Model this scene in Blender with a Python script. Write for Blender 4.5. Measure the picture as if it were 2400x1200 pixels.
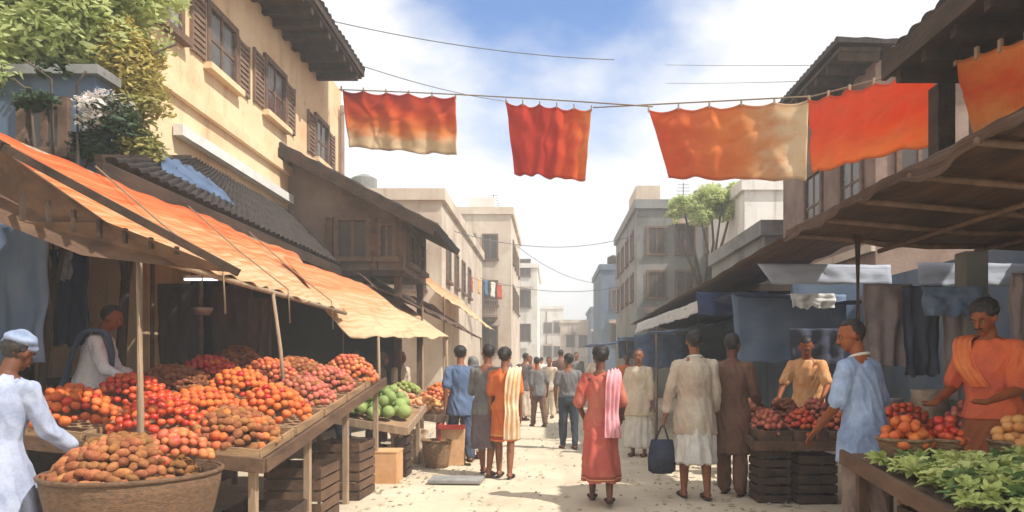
import bpy, bmesh, math, random
from mathutils import Vector, Matrix, noise
random.seed(7)
R = math.radians
for o in list(bpy.data.objects): bpy.data.objects.remove(o)
scene = bpy.context.scene
COL = scene.collection

# ------------------------------------------------------------------ camera
F = 1700.0; CX, CY, CH = 1290.0, 845.0, 1.45
cam_d = bpy.data.cameras.new("camera"); cam = bpy.data.objects.new("camera", cam_d); COL.objects.link(cam)
cam.location = (0, 0, CH); cam.rotation_euler = (R(90), 0, 0)
cam_d.sensor_width = 36; cam_d.lens = 36 * F / 2400
cam_d.shift_x = -(CX - 1200) / 2400; cam_d.shift_y = (CY - 600) / 2400
cam_d.clip_start = 0.05; cam_d.clip_end = 3000
scene.camera = cam

# ------------------------------------------------------------------ sun and sky
SUN = Vector((0.86, -0.42, 1.22)).normalized()
elev = math.asin(SUN.z); azim = math.atan2(SUN.x, SUN.y)
sd = bpy.data.lights.new("sun", 'SUN'); so = bpy.data.objects.new("sun", sd); COL.objects.link(so)
sd.energy = 4.8; sd.angle = R(0.6); sd.color = (1.0, 0.95, 0.87)
so.rotation_euler = SUN.to_track_quat('Z', 'Y').to_euler()
so.location = (10, -5, 20)

w = bpy.data.worlds.new("World"); scene.world = w; w.use_nodes = True
nt = w.node_tree; nt.nodes.clear(); L = nt.links
N = lambda t, **k: _n(nt, t, **k)
def _n(nt, t, **k):
    n = nt.nodes.new(t)
    for a, b in k.items(): setattr(n, a, b)
    return n
sky = N('ShaderNodeTexSky'); sky.sky_type = 'NISHITA'; sky.sun_disc = False
sky.sun_elevation = elev; sky.sun_rotation = azim; sky.air_density = 1.0; sky.dust_density = 0.4; sky.ozone_density = 2.5
geo = N('ShaderNodeTexCoord')
# cloud cover: soft noise with one clear gap high ahead
ns = N('ShaderNodeTexNoise'); ns.inputs['Scale'].default_value = 3.2; ns.inputs['Detail'].default_value = 7; ns.inputs['Roughness'].default_value = .55
mp = N('ShaderNodeMapping'); mp.inputs['Scale'].default_value = (1, 1, 1.7); mp.inputs['Location'].default_value = (.3, .1, .4)
L.new(geo.outputs['Generated'], mp.inputs[0]); L.new(mp.outputs[0], ns.inputs[0])
gap = Vector((0.0, 1.0, 0.74)).normalized()
nv = N('ShaderNodeVectorMath', operation='NORMALIZE'); L.new(geo.outputs['Generated'], nv.inputs[0])
dv = N('ShaderNodeVectorMath', operation='DISTANCE'); L.new(nv.outputs[0], dv.inputs[0]); dv.inputs[1].default_value = gap
ad = N('ShaderNodeMath', operation='MULTIPLY_ADD'); L.new(ns.outputs[0], ad.inputs[0]); ad.inputs[1].default_value = .55; L.new(dv.outputs['Value'], ad.inputs[2])
rmp = N('ShaderNodeMapRange'); rmp.interpolation_type = 'SMOOTHSTEP'
rmp.inputs[1].default_value = .43; rmp.inputs[2].default_value = .635; rmp.inputs[3].default_value = 0.0; rmp.inputs[4].default_value = .97
L.new(ad.outputs[0], rmp.inputs[0])
mx = N('ShaderNodeMix', data_type='RGBA'); L.new(rmp.outputs[0], mx.inputs[0]); tn = N('ShaderNodeMix', data_type='RGBA', blend_type='MULTIPLY'); tn.inputs[0].default_value = 1; L.new(sky.outputs[0], tn.inputs[6]); tn.inputs[7].default_value = (.80, 1.0, 1.22, 1); L.new(tn.outputs[2], mx.inputs[6])
mx.inputs[7].default_value = (6.3, 6.3, 6.3, 1)
bg = N('ShaderNodeBackground'); bg.inputs[1].default_value = 0.15
L.new(mx.outputs[2], bg.inputs[0]); ow = N('ShaderNodeOutputWorld'); L.new(bg.outputs[0], ow.inputs[0])
scene.view_settings.view_transform = 'Standard'; scene.view_settings.look = 'None'
scene.view_settings.exposure = 0.3; scene.view_settings.gamma = 1

# ------------------------------------------------------------------ helpers
def at(px, py, Y): return Vector(((px - CX) / F * Y, Y, CH + (CY - py) / F * Y))
def lin(c):
    f = lambda v: v / 12.92 if v <= .04045 else ((v + .055) / 1.055) ** 2.4
    return tuple(f(v / 255) for v in c)
MATS = {}
def mat(name, c, c2=None, rough=.8, scale=6, mixs=1.0, bump=.15, bscale=None, stretch=(1, 1, 1), trans=0, metal=0,
        rnd=0, emit=0, uv=False, spec=.3, detail=6, lo=.35, hi=.65):
    """c, c2 : linear albedo. Procedural noise between them, noise bump, optional per-object variation."""
    if name in MATS: return MATS[name]
    m = bpy.data.materials.new(name); m.use_nodes = True; t = m.node_tree; l = t.links
    b = t.nodes['Principled BSDF']; b.inputs['Roughness'].default_value = rough; b.inputs['Metallic'].default_value = metal
    b.inputs['Specular IOR Level'].default_value = spec
    if c2 is None: c2 = tuple(v * .72 for v in c)
    tc = _n(t, 'ShaderNodeTexCoord'); mpn = _n(t, 'ShaderNodeMapping'); mpn.inputs['Scale'].default_value = stretch
    l.new(tc.outputs['UV' if uv else 'Object'], mpn.inputs[0])
    n1 = _n(t, 'ShaderNodeTexNoise'); n1.inputs['Scale'].default_value = scale; n1.inputs['Detail'].default_value = detail; n1.inputs['Roughness'].default_value = .62
    l.new(mpn.outputs[0], n1.inputs[0])
    mr = _n(t, 'ShaderNodeMapRange'); mr.inputs[1].default_value = lo; mr.inputs[2].default_value = hi; mr.inputs[4].default_value = mixs
    l.new(n1.outputs[0], mr.inputs[0])
    mxn = _n(t, 'ShaderNodeMix', data_type='RGBA'); l.new(mr.outputs[0], mxn.inputs[0])
    mxn.inputs[6].default_value = (*c, 1); mxn.inputs[7].default_value = (*c2, 1)
    out = mxn.outputs[2]
    if rnd:
        oi = _n(t, 'ShaderNodeObjectInfo'); hs = _n(t, 'ShaderNodeHueSaturation')
        for idx, (lo_, hi_) in ((0, (.5 - rnd * .04, .5 + rnd * .05)), (2, (1 - rnd, 1 + rnd * .8))):
            rr = _n(t, 'ShaderNodeMapRange'); rr.inputs[3].default_value = lo_; rr.inputs[4].default_value = hi_
            if idx == 2:
                mm = _n(t, 'ShaderNodeMath', operation='FRACT'); m2 = _n(t, 'ShaderNodeMath', operation='MULTIPLY'); m2.inputs[1].default_value = 7.31
                l.new(oi.outputs['Random'], m2.inputs[0]); l.new(m2.outputs[0], mm.inputs[0]); l.new(mm.outputs[0], rr.inputs[0])
            else: l.new(oi.outputs['Random'], rr.inputs[0])
            l.new(rr.outputs[0], hs.inputs[idx])
        l.new(out, hs.inputs[4]); out = hs.outputs[0]
    l.new(out, b.inputs['Base Color'])
    if bump:
        n2 = _n(t, 'ShaderNodeTexNoise'); n2.inputs['Scale'].default_value = bscale or scale * 5; n2.inputs['Detail'].default_value = 5
        l.new(mpn.outputs[0], n2.inputs[0])
        bp = _n(t, 'ShaderNodeBump'); bp.inputs['Strength'].default_value = bump; bp.inputs['Distance'].default_value = .02
        l.new(n2.outputs[0], bp.inputs['Height']); l.new(bp.outputs[0], b.inputs['Normal'])
    if emit: b.inputs['Emission Color'].default_value = (*c, 1); b.inputs['Emission Strength'].default_value = emit
    if trans:
        tr = _n(t, 'ShaderNodeBsdfTranslucent'); l.new(out, tr.inputs[0]); ms = _n(t, 'ShaderNodeMixShader'); ms.inputs[0].default_value = trans
        l.new(b.outputs[0], ms.inputs[1]); l.new(tr.outputs[0], ms.inputs[2]); l.new(ms.outputs[0], t.nodes['Material Output'].inputs[0])
    MATS[name] = m; return m

def tag(o, label=None, cat=None, group=None, kind=None):
    if label: o['label'] = label
    if cat: o['category'] = cat
    if group: o['group'] = group
    if kind: o['kind'] = kind
    return o
def empty(name, loc, label, cat, group=None, rz=0):
    o = bpy.data.objects.new(name, None); COL.objects.link(o); o.location = loc; o.rotation_euler = (0, 0, rz)
    o.empty_display_size = .1
    return tag(o, label, cat, group)

class MB:
    def __init__(s): s.v = []; s.f = []; s.uv = None
    def raw(s, vs, fs):
        n = len(s.v); s.v += [tuple(v) for v in vs]; s.f += [tuple(i + n for i in f) for f in fs]; return s
    def box(s, x0, x1, y0, y1, z0, z1, M=None):
        vs = [Vector((x, y, z)) for z in (z0, z1) for y in (y0, y1) for x in (x0, x1)]
        if M is not None: vs = [M @ v for v in vs]
        return s.raw(vs, [(0, 2, 3, 1), (4, 5, 7, 6), (0, 1, 5, 4), (2, 6, 7, 3), (0, 4, 6, 2), (1, 3, 7, 5)])
    def beam(s, a, b, w, h, up=Vector((0, 0, 1))):
        a = Vector(a); b = Vector(b); d = (b - a); l = d.length; d.normalize()
        u = d.cross(up)
        if u.length < 1e-4: u = d.cross(Vector((0, 1, 0)))
        u.normalize(); v = u.cross(d).normalized()
        M = Matrix((u, d, v)).transposed().to_4x4(); M.translation = a
        return s.box(-w / 2, w / 2, 0, l, -h / 2, h / 2, M)
    def loft(s, rings, n=12, cap=True):
        """rings: (center, U, V) vectors giving ellipse half axes"""
        base = len(s.v); vs = []; fs = []
        for c, U, V in rings:
            for i in range(n):
                a = 2 * math.pi * i / n; vs.append(Vector(c) + Vector(U) * math.cos(a) + Vector(V) * math.sin(a))
        for j in range(len(rings) - 1):
            for i in range(n):
                k = (i + 1) % n; fs.append((j * n + i, j * n + k, (j + 1) * n + k, (j + 1) * n + i))
        if cap:
            fs.append(tuple(reversed(range(n)))); fs.append(tuple((len(rings) - 1) * n + i for i in range(n)))
        return s.raw(vs, fs)
    def cap(s, a, b, ra, rb, n=12, flat=1.0, up=Vector((0, 0, 1))):
        """tapered capsule"""
        a = Vector(a); b = Vector(b); d = b - a; l = d.length
        d = d.normalized() if l > 1e-6 else Vector((0, 0, 1))
        u = d.cross(up)
        if u.length < 1e-3: u = d.cross(Vector((0, 1, 0)))
        u.normalize(); v = u.cross(d)
        rs = []
        for k in (80, 50, 22): rs.append((a - d * ra * math.sin(R(k)), u * ra * math.cos(R(k)), v * ra * math.cos(R(k)) * flat))
        for t in (0, .5, 1): rs.append((a + (b - a) * t, u * (ra + (rb - ra) * t), v * (ra + (rb - ra) * t) * flat))
        for k in (22, 50, 80): rs.append((b + d * rb * math.sin(R(k)), u * rb * math.cos(R(k)), v * rb * math.cos(R(k)) * flat))
        return s.loft(rs, n)
    def cyl(s, a, b, ra, rb=None, n=12):
        rb = ra if rb is None else rb; a = Vector(a); b = Vector(b); d = (b - a).normalized()
        u = d.cross(Vector((0, 0, 1)))
        if u.length < 1e-3: u = Vector((1, 0, 0))
        u.normalize(); v = u.cross(d)
        return s.loft([(a, u * ra, v * ra), (b, u * rb, v * rb)], n)
    def ell(s, c, rx, ry, rz, n=14, m=9, M=None):
        c = Vector(c); rs = []
        for j in range(m):
            t = -math.pi / 2 + math.pi * (j + .35) / (m - .3)
            cc = Vector((0, 0, rz * math.sin(t))); U = Vector((rx * math.cos(t), 0, 0)); V = Vector((0, ry * math.cos(t), 0))
            if M is not None: cc = M @ cc; U = M @ U; V = M @ V
            rs.append((c + cc, U, V))
        return s.loft(rs, n)
    def tube(s, pts, rad, n=8):
        pts = [Vector(p) for p in pts]; rs = []
        for i, p in enumerate(pts):
            d = (pts[min(i + 1, len(pts) - 1)] - pts[max(i - 1, 0)]).normalized()
            u = d.cross(Vector((0, 0, 1)))
            if u.length < 1e-3: u = Vector((1, 0, 0))
            u.normalize(); v = u.cross(d); r = rad[i] if isinstance(rad, (list, tuple)) else rad
            rs.append((p, u * r, v * r))
        return s.loft(rs, n)
    def build(s, name, material, parent=None, smooth=False, bevel=0, loc=None, local=False):
        me = bpy.data.meshes.new(name)
        off = Vector((0, 0, 0))
        if parent is not None and not local: 
            Mw = parent.matrix_basis.copy(); q_ = parent.parent
            while q_ is not None: Mw = q_.matrix_basis @ Mw; q_ = q_.parent
            Mi = Mw.inverted(); vs = [Mi @ Vector(v) for v in s.v]
        elif loc is not None: vs = [Vector(v) - Vector(loc) for v in s.v]
        else: vs = s.v
        me.from_pydata([tuple(v) for v in vs], [], s.f); me.update()
        if s.uv:
            ul = me.uv_layers.new(name='UVMap')
            for lp in me.loops: ul.data[lp.index].uv = s.uv[lp.vertex_index]
        if smooth:
            for p in me.polygons: p.use_smooth = True
        me.materials.append(material)
        o = bpy.data.objects.new(name, me); COL.objects.link(o)
        if parent is not None: o.parent = parent
        elif loc is not None: o.location = loc
        if bevel:
            bm_ = o.modifiers.new('bevel', 'BEVEL'); bm_.width = bevel; bm_.segments = 2; bm_.limit_method = 'ANGLE'
        return o
def single(mb, name, m, label, cat, group=None, **k):
    xs = [v[0] for v in mb.v]; ys = [v[1] for v in mb.v]; zs = [v[2] for v in mb.v]
    loc = (sum(xs) / len(xs), sum(ys) / len(ys), min(zs))
    return tag(mb.build(name, m, loc=loc, **k), label, cat, group)

def cloth_patch(c00, c10, c11, c01, nu=40, nv=14, sag=.05, rip=.015, ripn=9, seed=0, edge=.0, scal=0, crease=0, thick=.006):
    """bilinear cloth: u along c00->c10, v along c00->c01. thick closed sheet, sag and ripples along its normal."""
    c00, c10, c11, c01 = map(Vector, (c00, c10, c11, c01))
    nrm = (c10 - c00).cross(c01 - c00).normalized()
    top = []; mb = MB(); uv = []
    for j in range(nv + 1):
        for i in range(nu + 1):
            u = i / nu; v = j / nv
            p = c00.lerp(c10, u).lerp(c01.lerp(c11, u), v)
            q = Vector((u * 3.1 + seed, v * 2.3, seed * 1.7))
            d = noise.noise(q * 1.6) * rip * 2 + math.sin(u * ripn * 6.28 + noise.noise(q) * 3) * rip * (.4 + .6 * v)
            p = p + nrm * d - Vector((0, 0, 1)) * sag * 4 * v * (1 - v) * (.8 + .5 * noise.noise(q * 2))
            if crease: p = p + nrm * crease * (1 - min(1, abs(noise.noise(Vector((u * 5 + v * 2.2 + seed, v * 1.6 - u, seed * 2.3)))) * 5))
            if scal: p.z -= scal * abs(math.sin(u * math.pi * 5)) ** .8 * (1 - v) ** 1.5
            if edge: p = p + (c01 - c00).normalized() * edge * noise.noise(Vector((u * 7 + seed, 3, 1))) * v
            top.append(p); uv.append((u, v))
    n = len(top); vs = top + [p - nrm * thick for p in top]; fs = []
    W = nu + 1
    for j in range(nv):
        for i in range(nu):
            a = j * W + i; fs.append((a, a + 1, a + W + 1, a + W)); fs.append((n + a, n + a + W, n + a + W + 1, n + a + 1))
    for i in range(nu):
        a = i; fs.append((a, n + a, n + a + 1, a + 1)); a = nv * W + i; fs.append((a, a + 1, n + a + 1, n + a))
    for j in range(nv):
        a = j * W; fs.append((a, a + W, n + a + W, n + a)); a = j * W + nu; fs.append((a, n + a, n + a + W, a + W))
    mb.raw(vs, fs); mb.uv = uv + uv
    return mb

# ------------------------------------------------------------------ materials
C = lambda r, g, b, k=1.0: tuple(v * k for v in lin((r, g, b)))
M_ground = mat('packed_earth', C(214, 200, 175), C(186, 170, 146), rough=.95, scale=.9, bump=.7, bscale=9, lo=.3, hi=.7)
def _gd():
    t = M_ground.node_tree; l = t.links; b = t.nodes['Principled BSDF']; src = b.inputs['Base Color'].links[0].from_socket
    tc = [n for n in t.nodes if n.type == 'TEX_COORD'][0]
    for sc, lo_, hi_, col, st in ((3.1, .60, .68, C(150, 130, 104), (1, .45, 1)), (.8, .62, .72, C(168, 156, 136), (1, .3, 1)), (17, .66, .74, C(132, 112, 88), (1, 1, 1))):
        mp_ = _n(t, 'ShaderNodeMapping'); mp_.inputs['Scale'].default_value = st; l.new(tc.outputs['Object'], mp_.inputs[0])
        n_ = _n(t, 'ShaderNodeTexNoise'); n_.inputs['Scale'].default_value = sc; n_.inputs['Detail'].default_value = 8; n_.inputs['Roughness'].default_value = .7; l.new(mp_.outputs[0], n_.inputs[0])
        r_ = _n(t, 'ShaderNodeMapRange'); r_.inputs[1].default_value = lo_; r_.inputs[2].default_value = hi_; r_.inputs[4].default_value = .6; l.new(n_.outputs[0], r_.inputs[0])
        m_ = _n(t, 'ShaderNodeMix', data_type='RGBA'); l.new(r_.outputs[0], m_.inputs[0]); l.new(src, m_.inputs[6]); m_.inputs[7].default_value = (*col, 1); src = m_.outputs[2]
    l.new(src, b.inputs['Base Color'])
_gd()
M_oldwood = mat('old_timber', (.075, .045, .03), (.03, .02, .015), rough=.85, scale=5, stretch=(1, .25, 1), bump=.5, bscale=30)
M_brown = mat('brown_timber', (.17, .095, .055), (.075, .042, .028), rough=.8, scale=5, stretch=(1, .3, 1), bump=.4, bscale=26)
M_post = mat('pale_post_wood', (.42, .30, .20), (.28, .19, .12), rough=.8, scale=6, stretch=(3, 3, .5), bump=.3)
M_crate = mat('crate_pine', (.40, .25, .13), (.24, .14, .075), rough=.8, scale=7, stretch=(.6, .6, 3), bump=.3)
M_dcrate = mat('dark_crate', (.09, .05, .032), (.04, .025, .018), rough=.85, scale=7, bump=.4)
M_tile = mat('dark_roof_tile', (.055, .04, .035), (.022, .018, .018), rough=.8, scale=9, bump=.6, bscale=25)
M_ochre = mat('ochre_plaster', C(230, 204, 166), C(218, 172, 130), rough=.92, scale=1.1, bump=.25, bscale=25, lo=.42, hi=.75)
M_taupe = mat('taupe_plaster', (.30, .22, .18), (.19, .13, .105), rough=.92, scale=1.6, bump=.3, bscale=20)
M_beige = mat('beige_plaster', (.66, .57, .46), (.50, .39, .31), rough=.92, scale=.7, bump=.3, bscale=12)
M_pale = mat('pale_plaster', (.78, .75, .70), (.66, .61, .55), rough=.92, scale=.6, bump=.2, bscale=12)  # lightened so the colour itself carries some of the far houses' haze
M_grey = mat('grey_plaster', (.27, .27, .25), (.19, .19, .19), rough=.92, scale=.8, bump=.3, bscale=12)
M_bluewall = mat('slate_blue_plaster', (.085, .13, .20), (.14, .18, .23), rough=.92, scale=1.2, bump=.3)
M_white = mat('white_trim', (.78, .77, .74), (.62, .60, .56), rough=.7, scale=4, bump=.1)
M_win = mat('window_dark', (.045, .04, .04), (.09, .07, .06), rough=.25, scale=3, bump=0, spec=.5)
M_shut = mat('grey_shutter', (.30, .31, .33), (.2, .2, .22), rough=.6, scale=5, stretch=(1, 1, 8), bump=.3)
M_frame = mat('window_frame_brown', (.20, .12, .08), (.11, .07, .045), rough=.7, scale=8, bump=.2)
M_dark = mat('shade_dark_wall', (.016, .013, .011), (.008, .007, .007), rough=.9, scale=2, bump=.3)  # near-black base colour puts the shade of the shop interiors into the walls
def stain(m, k=.5):
    t = m.node_tree; l = t.links; b = t.nodes['Principled BSDF']; src = b.inputs['Base Color'].links[0].from_socket; tc = [n for n in t.nodes if n.type == 'TEX_COORD'][0]
    for st, lo_, hi_, dk in (((1.6, 1.6, .16), .54, .72, .55), ((.5, .5, .5), .55, .66, .74), ((5, 5, 3), .62, .70, .6)):
        mp_ = _n(t, 'ShaderNodeMapping'); mp_.inputs['Scale'].default_value = st; l.new(tc.outputs['Object'], mp_.inputs[0])
        n_ = _n(t, 'ShaderNodeTexNoise'); n_.inputs['Scale'].default_value = 1.6; n_.inputs['Detail'].default_value = 8; n_.inputs['Roughness'].default_value = .65; l.new(mp_.outputs[0], n_.inputs[0])
        r_ = _n(t, 'ShaderNodeMapRange'); r_.inputs[1].default_value = lo_; r_.inputs[2].default_value = hi_; r_.inputs[4].default_value = k; l.new(n_.outputs[0], r_.inputs[0])
        m_ = _n(t, 'ShaderNodeMix', data_type='RGBA', blend_type='MULTIPLY'); l.new(r_.outputs[0], m_.inputs[0]); l.new(src, m_.inputs[6]); m_.inputs[7].default_value = (dk, dk * .93, dk * .84, 1); src = m_.outputs[2]
    l.new(src, b.inputs['Base Color'])
for m_ in (M_ochre, M_taupe, M_beige, M_pale, M_grey, M_bluewall): stain(m_, .75)
M_leaf = mat('leaf_green', (.68, .72, .36), (.46, .54, .22), rough=.6, scale=1.1, bump=0, trans=.62)
M_leaf2 = mat('leaf_olive', (.24, .30, .12), (.12, .18, .06), rough=.6, scale=1.1, bump=0, trans=.4)
M_leafy = mat('leaf_yellow', (.60, .48, .15), (.26, .26, .07), rough=.6, scale=1.5, bump=0, trans=.35)
M_leafd = mat('leaf_dark', (.05, .09, .035), (.03, .06, .03), rough=.6, scale=1.5, bump=0, trans=.3)
M_bark = mat('bark', (.12, .085, .06), (.06, .045, .035), rough=.95, scale=8, stretch=(1, 1, .2), bump=.6)
M_metal = mat('tin_metal', (.36, .34, .33), (.22, .2, .2), rough=.45, metal=.7, scale=5, bump=.1)
M_rope = mat('cable_grey', (.16, .16, .17), rough=.8, bump=0)
M_hrope = mat('hemp_rope', (.3, .22, .14), rough=.9, bump=0)

# ================================================================== SETTING
def fbm(x, y, s): return noise.noise(Vector((x * s, y * s, 3.3)))
g = MB()
def ground_axis(lo, hi, near, n):
    out = []
    for i in range(n + 1):
        t = i / n * 2 - 1; out.append(math.copysign(abs(t) ** 2.6, t) * hi)
    return out
xs = sorted(set([round(v, 3) for v in ground_axis(-400, 400, 0, 60) if abs(v) > 3.2] + [-3.15 + i * .07 for i in range(91)])); ys = [-30 + 6 * i / 4 for i in range(12)] + [-12 + i * .6 for i in range(30)] + [6.1 + i * .07 for i in range(130)] + [15.3 + i * .35 for i in range(73)] + [41 + (i ** 2.1) * .5 for i in range(1, 34)]
for y in ys:
    for x in xs:
        z = fbm(x, y, .6) * .02 + fbm(x + 9, y, 2.3) * .008 if abs(x) < 20 and y < 50 else 0
        if abs(x) < 3 and y < 50:
            for x0_ in (-.75, .1, .85): z -= .016 * math.exp(-((x - x0_ - .25 * fbm(3, y, .3)) / .07) ** 2)
            z += noise.noise(Vector((x * 7, y * 7, 1))) * .006
        g.v.append((x, y, z - .004))
W = len(xs)
for j in range(len(ys) - 1):
    for i in range(W - 1): g.f.append((j * W + i, j * W + i + 1, (j + 1) * W + i + 1, (j + 1) * W + i))
tag(g.build('ground', M_ground, smooth=True), 'pale packed earth ground under the market', kind='structure')
# loose pebbles and litter of the earth street
pb = MB()
for _ in range(500):
    y = random.uniform(6.5, 20); x = random.uniform(-3.2, 3.0); r = random.uniform(.006, .02)
    M = Matrix.Rotation(random.uniform(0, 6), 3, 'Z')
    pb.ell((x, y, r * .3), r * random.uniform(.8, 1.6), r, r * .6, n=6, m=4, M=M)
tag(pb.build('gravel', mat('pebble', (.42, .37, .30), (.3, .27, .22), bump=0)), 'loose grit and pebbles scattered over the earth street', 'gravel', kind='stuff')
lt = MB(); lrn = random.Random(3)
for _ in range(800):
    y = lrn.uniform(6.8, 15); x = lrn.choice([lrn.gauss(-1.75, .35), lrn.gauss(1.9, .5), lrn.uniform(-2, 2)]); a = lrn.uniform(0, 6.3); q = lrn.uniform(.012, .05); z = .006 + lrn.random() * .01
    c_, s_ = math.cos(a), math.sin(a); e_ = q * lrn.uniform(.25, .8)
    lt.raw([(x + c_ * q, y + s_ * q, z), (x - s_ * e_, y + c_ * e_, z + .012), (x - c_ * q, y - s_ * q, z), (x + s_ * e_, y - c_ * e_, z + .004)], [(0, 1, 2, 3)])
tag(lt.build('litter', mat('litter_scraps', (.30, .26, .12), (.45, .38, .28), scale=2, bump=0, lo=.45, hi=.55)), 'scraps of leaf straw and paper trodden into the street', 'litter', kind='stuff')
for k, (px, py, Y, wx, wy, rz) in enumerate([(1070, 1130, 8.6, .62, .34, -.05)]):
    p = at(px, py, Y); Mx = Matrix.Translation((p.x, p.y, .012)) @ Matrix.Rotation(rz, 4, 'Z')
    b = MB().box(-wx / 2, wx / 2, -wy / 2, wy / 2, 0, .05, Mx)
    single(b, 'stone_slab', mat('slab_stone', (.22, .22, .215), (.32, .31, .29), rough=.9, scale=6, bump=.4),
           'flat grey stone slab lying on the sunlit earth by the left stalls', 'stone slab', bevel=.012)

# ---------------------------------------------------------------- buildings
def wall_box(mb, x0, x1, y0, y1, z0, z1): mb.box(x0, x1, y0, y1, z0, z1)
def window_street(parent, side, X, y0, y1, z0, z1, glass=None, shutters=False, arch=False):
    """window on a wall whose face is at x=X; side=+1 faces +x. frame proud of the wall, pane set back."""
    s = side; fr = MB(); t = .09
    a, b = sorted((X - s * .06, X + s * .05))
    fr.box(a, b, y0 - t, y1 + t, z1, z1 + t).box(a, b, y0 - t, y0, z0, z1).box(a, b, y1, y1 + t, z0, z1)
    ym = (y0 + y1) / 2; a2, b2 = sorted((X - s * .03, X + s * .02))
    fr.box(a2, b2, ym - .025, ym + .025, z0, z1).box(a2, b2, y0, ym - .025, (z0 + z1) / 2 - .02, (z0 + z1) / 2 + .02)
    fr.box(a2, b2, ym + .025, y1, (z0 + z1) / 2 - .02, (z0 + z1) / 2 + .02)
    f = fr.build('window', M_frame, parent)
    a, b = sorted((X + s * .003, X + s * .009))
    MB().box(a, b, y0 + .004, y1 - .004, z0 + .004, z1 - .004).build('pane', glass or M_win, f, local=False)
    a, b = sorted((X - s * .06, X + s * .12)); MB().box(a, b, y0 - t - .05, y1 + t + .05, z0 - .09, z0 - .002).build('sill', M_ochre if shutters else M_frame, f)
    if shutters:
        m_sh = mat('faded_shutter', (.26, .17, .12), (.16, .10, .07), rough=.8, scale=6, bump=.3)
        for (q0, q1) in ((y0 - t - .42, y0 - t - .02), (y1 + t + .02, y1 + t + .42)):
            sh = MB(); a, b = sorted((X + s * .004, X + s * .045))
            sh.box(a, b, q0, q0 + .04, z0, z1).box(a, b, q1 - .04, q1, z0, z1)
            k = int((z1 - z0) / .075)
            for i in range(k):
                zz = z0 + (i + .5) * (z1 - z0) / k; a3, b3 = sorted((X + s * .012, X + s * .04)); sh.box(a3, b3, q0 + .041, q1 - .041, zz - .026, zz + .022)
            sh.build('shutter', m_sh, f)
    return f
def window_front(parent, Yf, x0, x1, z0, z1, glass=None, fm=None):
    t = .09; fr = MB(); fm = fm or M_frame
    fr.box(x0 - t, x1 + t, Yf - .06, Yf + .04, z1, z1 + t).box(x0 - t, x0, Yf - .06, Yf + .04, z0, z1).box(x1, x1 + t, Yf - .06, Yf + .04, z0, z1)
    xm = (x0 + x1) / 2; fr.box(xm - .03, xm + .03, Yf - .03, Yf + .02, z0, z1)
    fr.box(x0 - t - .04, x1 + t + .04, Yf - .12, Yf + .04, z0 - .09, z0 - .002)
    f = fr.build('window', fm, parent)
    MB().box(x0 + .003, x1 - .003, Yf - .010, Yf - .004, z0 + .003, z1 - .003).build('pane', glass or M_win, f)
    return f
def tiled_slope(c00, c10, c11, c01, rows=8, cols=30, seed=0, r=.035):
    """barrel tile slope: c00->c10 the eave, c00->c01 up the slope; one closed mesh"""
    c00, c10, c11, c01 = map(Vector, (c00, c10, c11, c01)); n = (c10 - c00).cross(c01 - c00).normalized()
    if n.z < 0: n = -n
    vs = []; fs = []; nu = cols * 4; nv = rows * 3
    for j in range(nv + 1):
        for i in range(nu + 1):
            u = i / nu; v = j / nv; p = c00.lerp(c10, u).lerp(c01.lerp(c11, u), v)
            h = abs(math.sin(u * cols * math.pi)) * r + (1 - (v * rows) % 1) * .025 + noise.noise(Vector((u * 9, v * 7, seed))) * .02
            vs.append(p + n * h)
    m = len(vs); W = nu + 1
    vs += [c00.lerp(c10, i / nu).lerp(c01.lerp(c11, i / nu), j / nv) - n * .06 for j in range(nv + 1) for i in range(nu + 1)]
    for j in range(nv):
        for i in range(nu):
            a = j * W + i; fs.append((a, a + 1, a + W + 1, a + W)); fs.append((m + a, m + a + W, m + a + W + 1, m + a + 1))
    for i in range(nu):
        for a in (i, nv * W + i): fs.append((a, a + 1, m + a + 1, m + a))
    for j in range(nv):
        for a in (j * W, j * W + nu): fs.append((a, a + W, m + a + W, m + a))
    mb = MB(); mb.raw(vs, fs); return mb

# --- ochre house, left
H = empty('ochre_house', (-6.8, 12.4, 0), 'two storey ochre plastered house with a dark overhanging eave above the left shops', 'house')
MB().box(-9.2, -4.7, 8.3, 16.3, 0, 7.5).build('wall', M_ochre, H)
tiled_slope((-3.82, 7.9, 7.38), (-3.82, 14.9, 7.38), (-7.0, 16.6, 9.4), (-7.0, 7.7, 9.4), rows=9, cols=34, seed=1).build('roof', M_tile, H)
tiled_slope((-9.8, 16.6, 7.5), (-9.8, 7.7, 7.5), (-7.0, 7.7, 9.4), (-7.0, 16.6, 9.4), rows=9, cols=34, seed=1).build('roof', M_tile, H)
ev = MB().box(-4.72, -3.86, 8.0, 14.85, 7.21, 7.27)
for i in range(15): ev.box(-4.69, -3.88, 8.1 + i * .46, 8.2 + i * .46, 7.09, 7.209)
ev.box(-3.88, -3.82, 7.95, 14.9, 7.271, 7.37)
ev.build('eave_soffit', M_oldwood, H)
for (y0, y1, z0, z1) in ((8.6, 9.15, 5.55, 6.15), (9.95, 10.75, 5.5, 6.3), (11.95, 12.75, 5.55, 6.4), (14.5, 15.2, 5.5, 6.3)):
    window_street(H, 1, -4.7, y0, y1, z0, z1, shutters=(y0 > 9.5), glass=M_shut if y0 < 9 else M_win)
MB().box(-4.695, -4.62, 8.3, 16.28, 4.75, 4.9).build('string_course', M_ochre, H)
MB().cyl((-4.62, 16.1, 0), (-4.62, 16.1, 7.1), .05).build('drainpipe', M_taupe, H, smooth=True)

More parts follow.
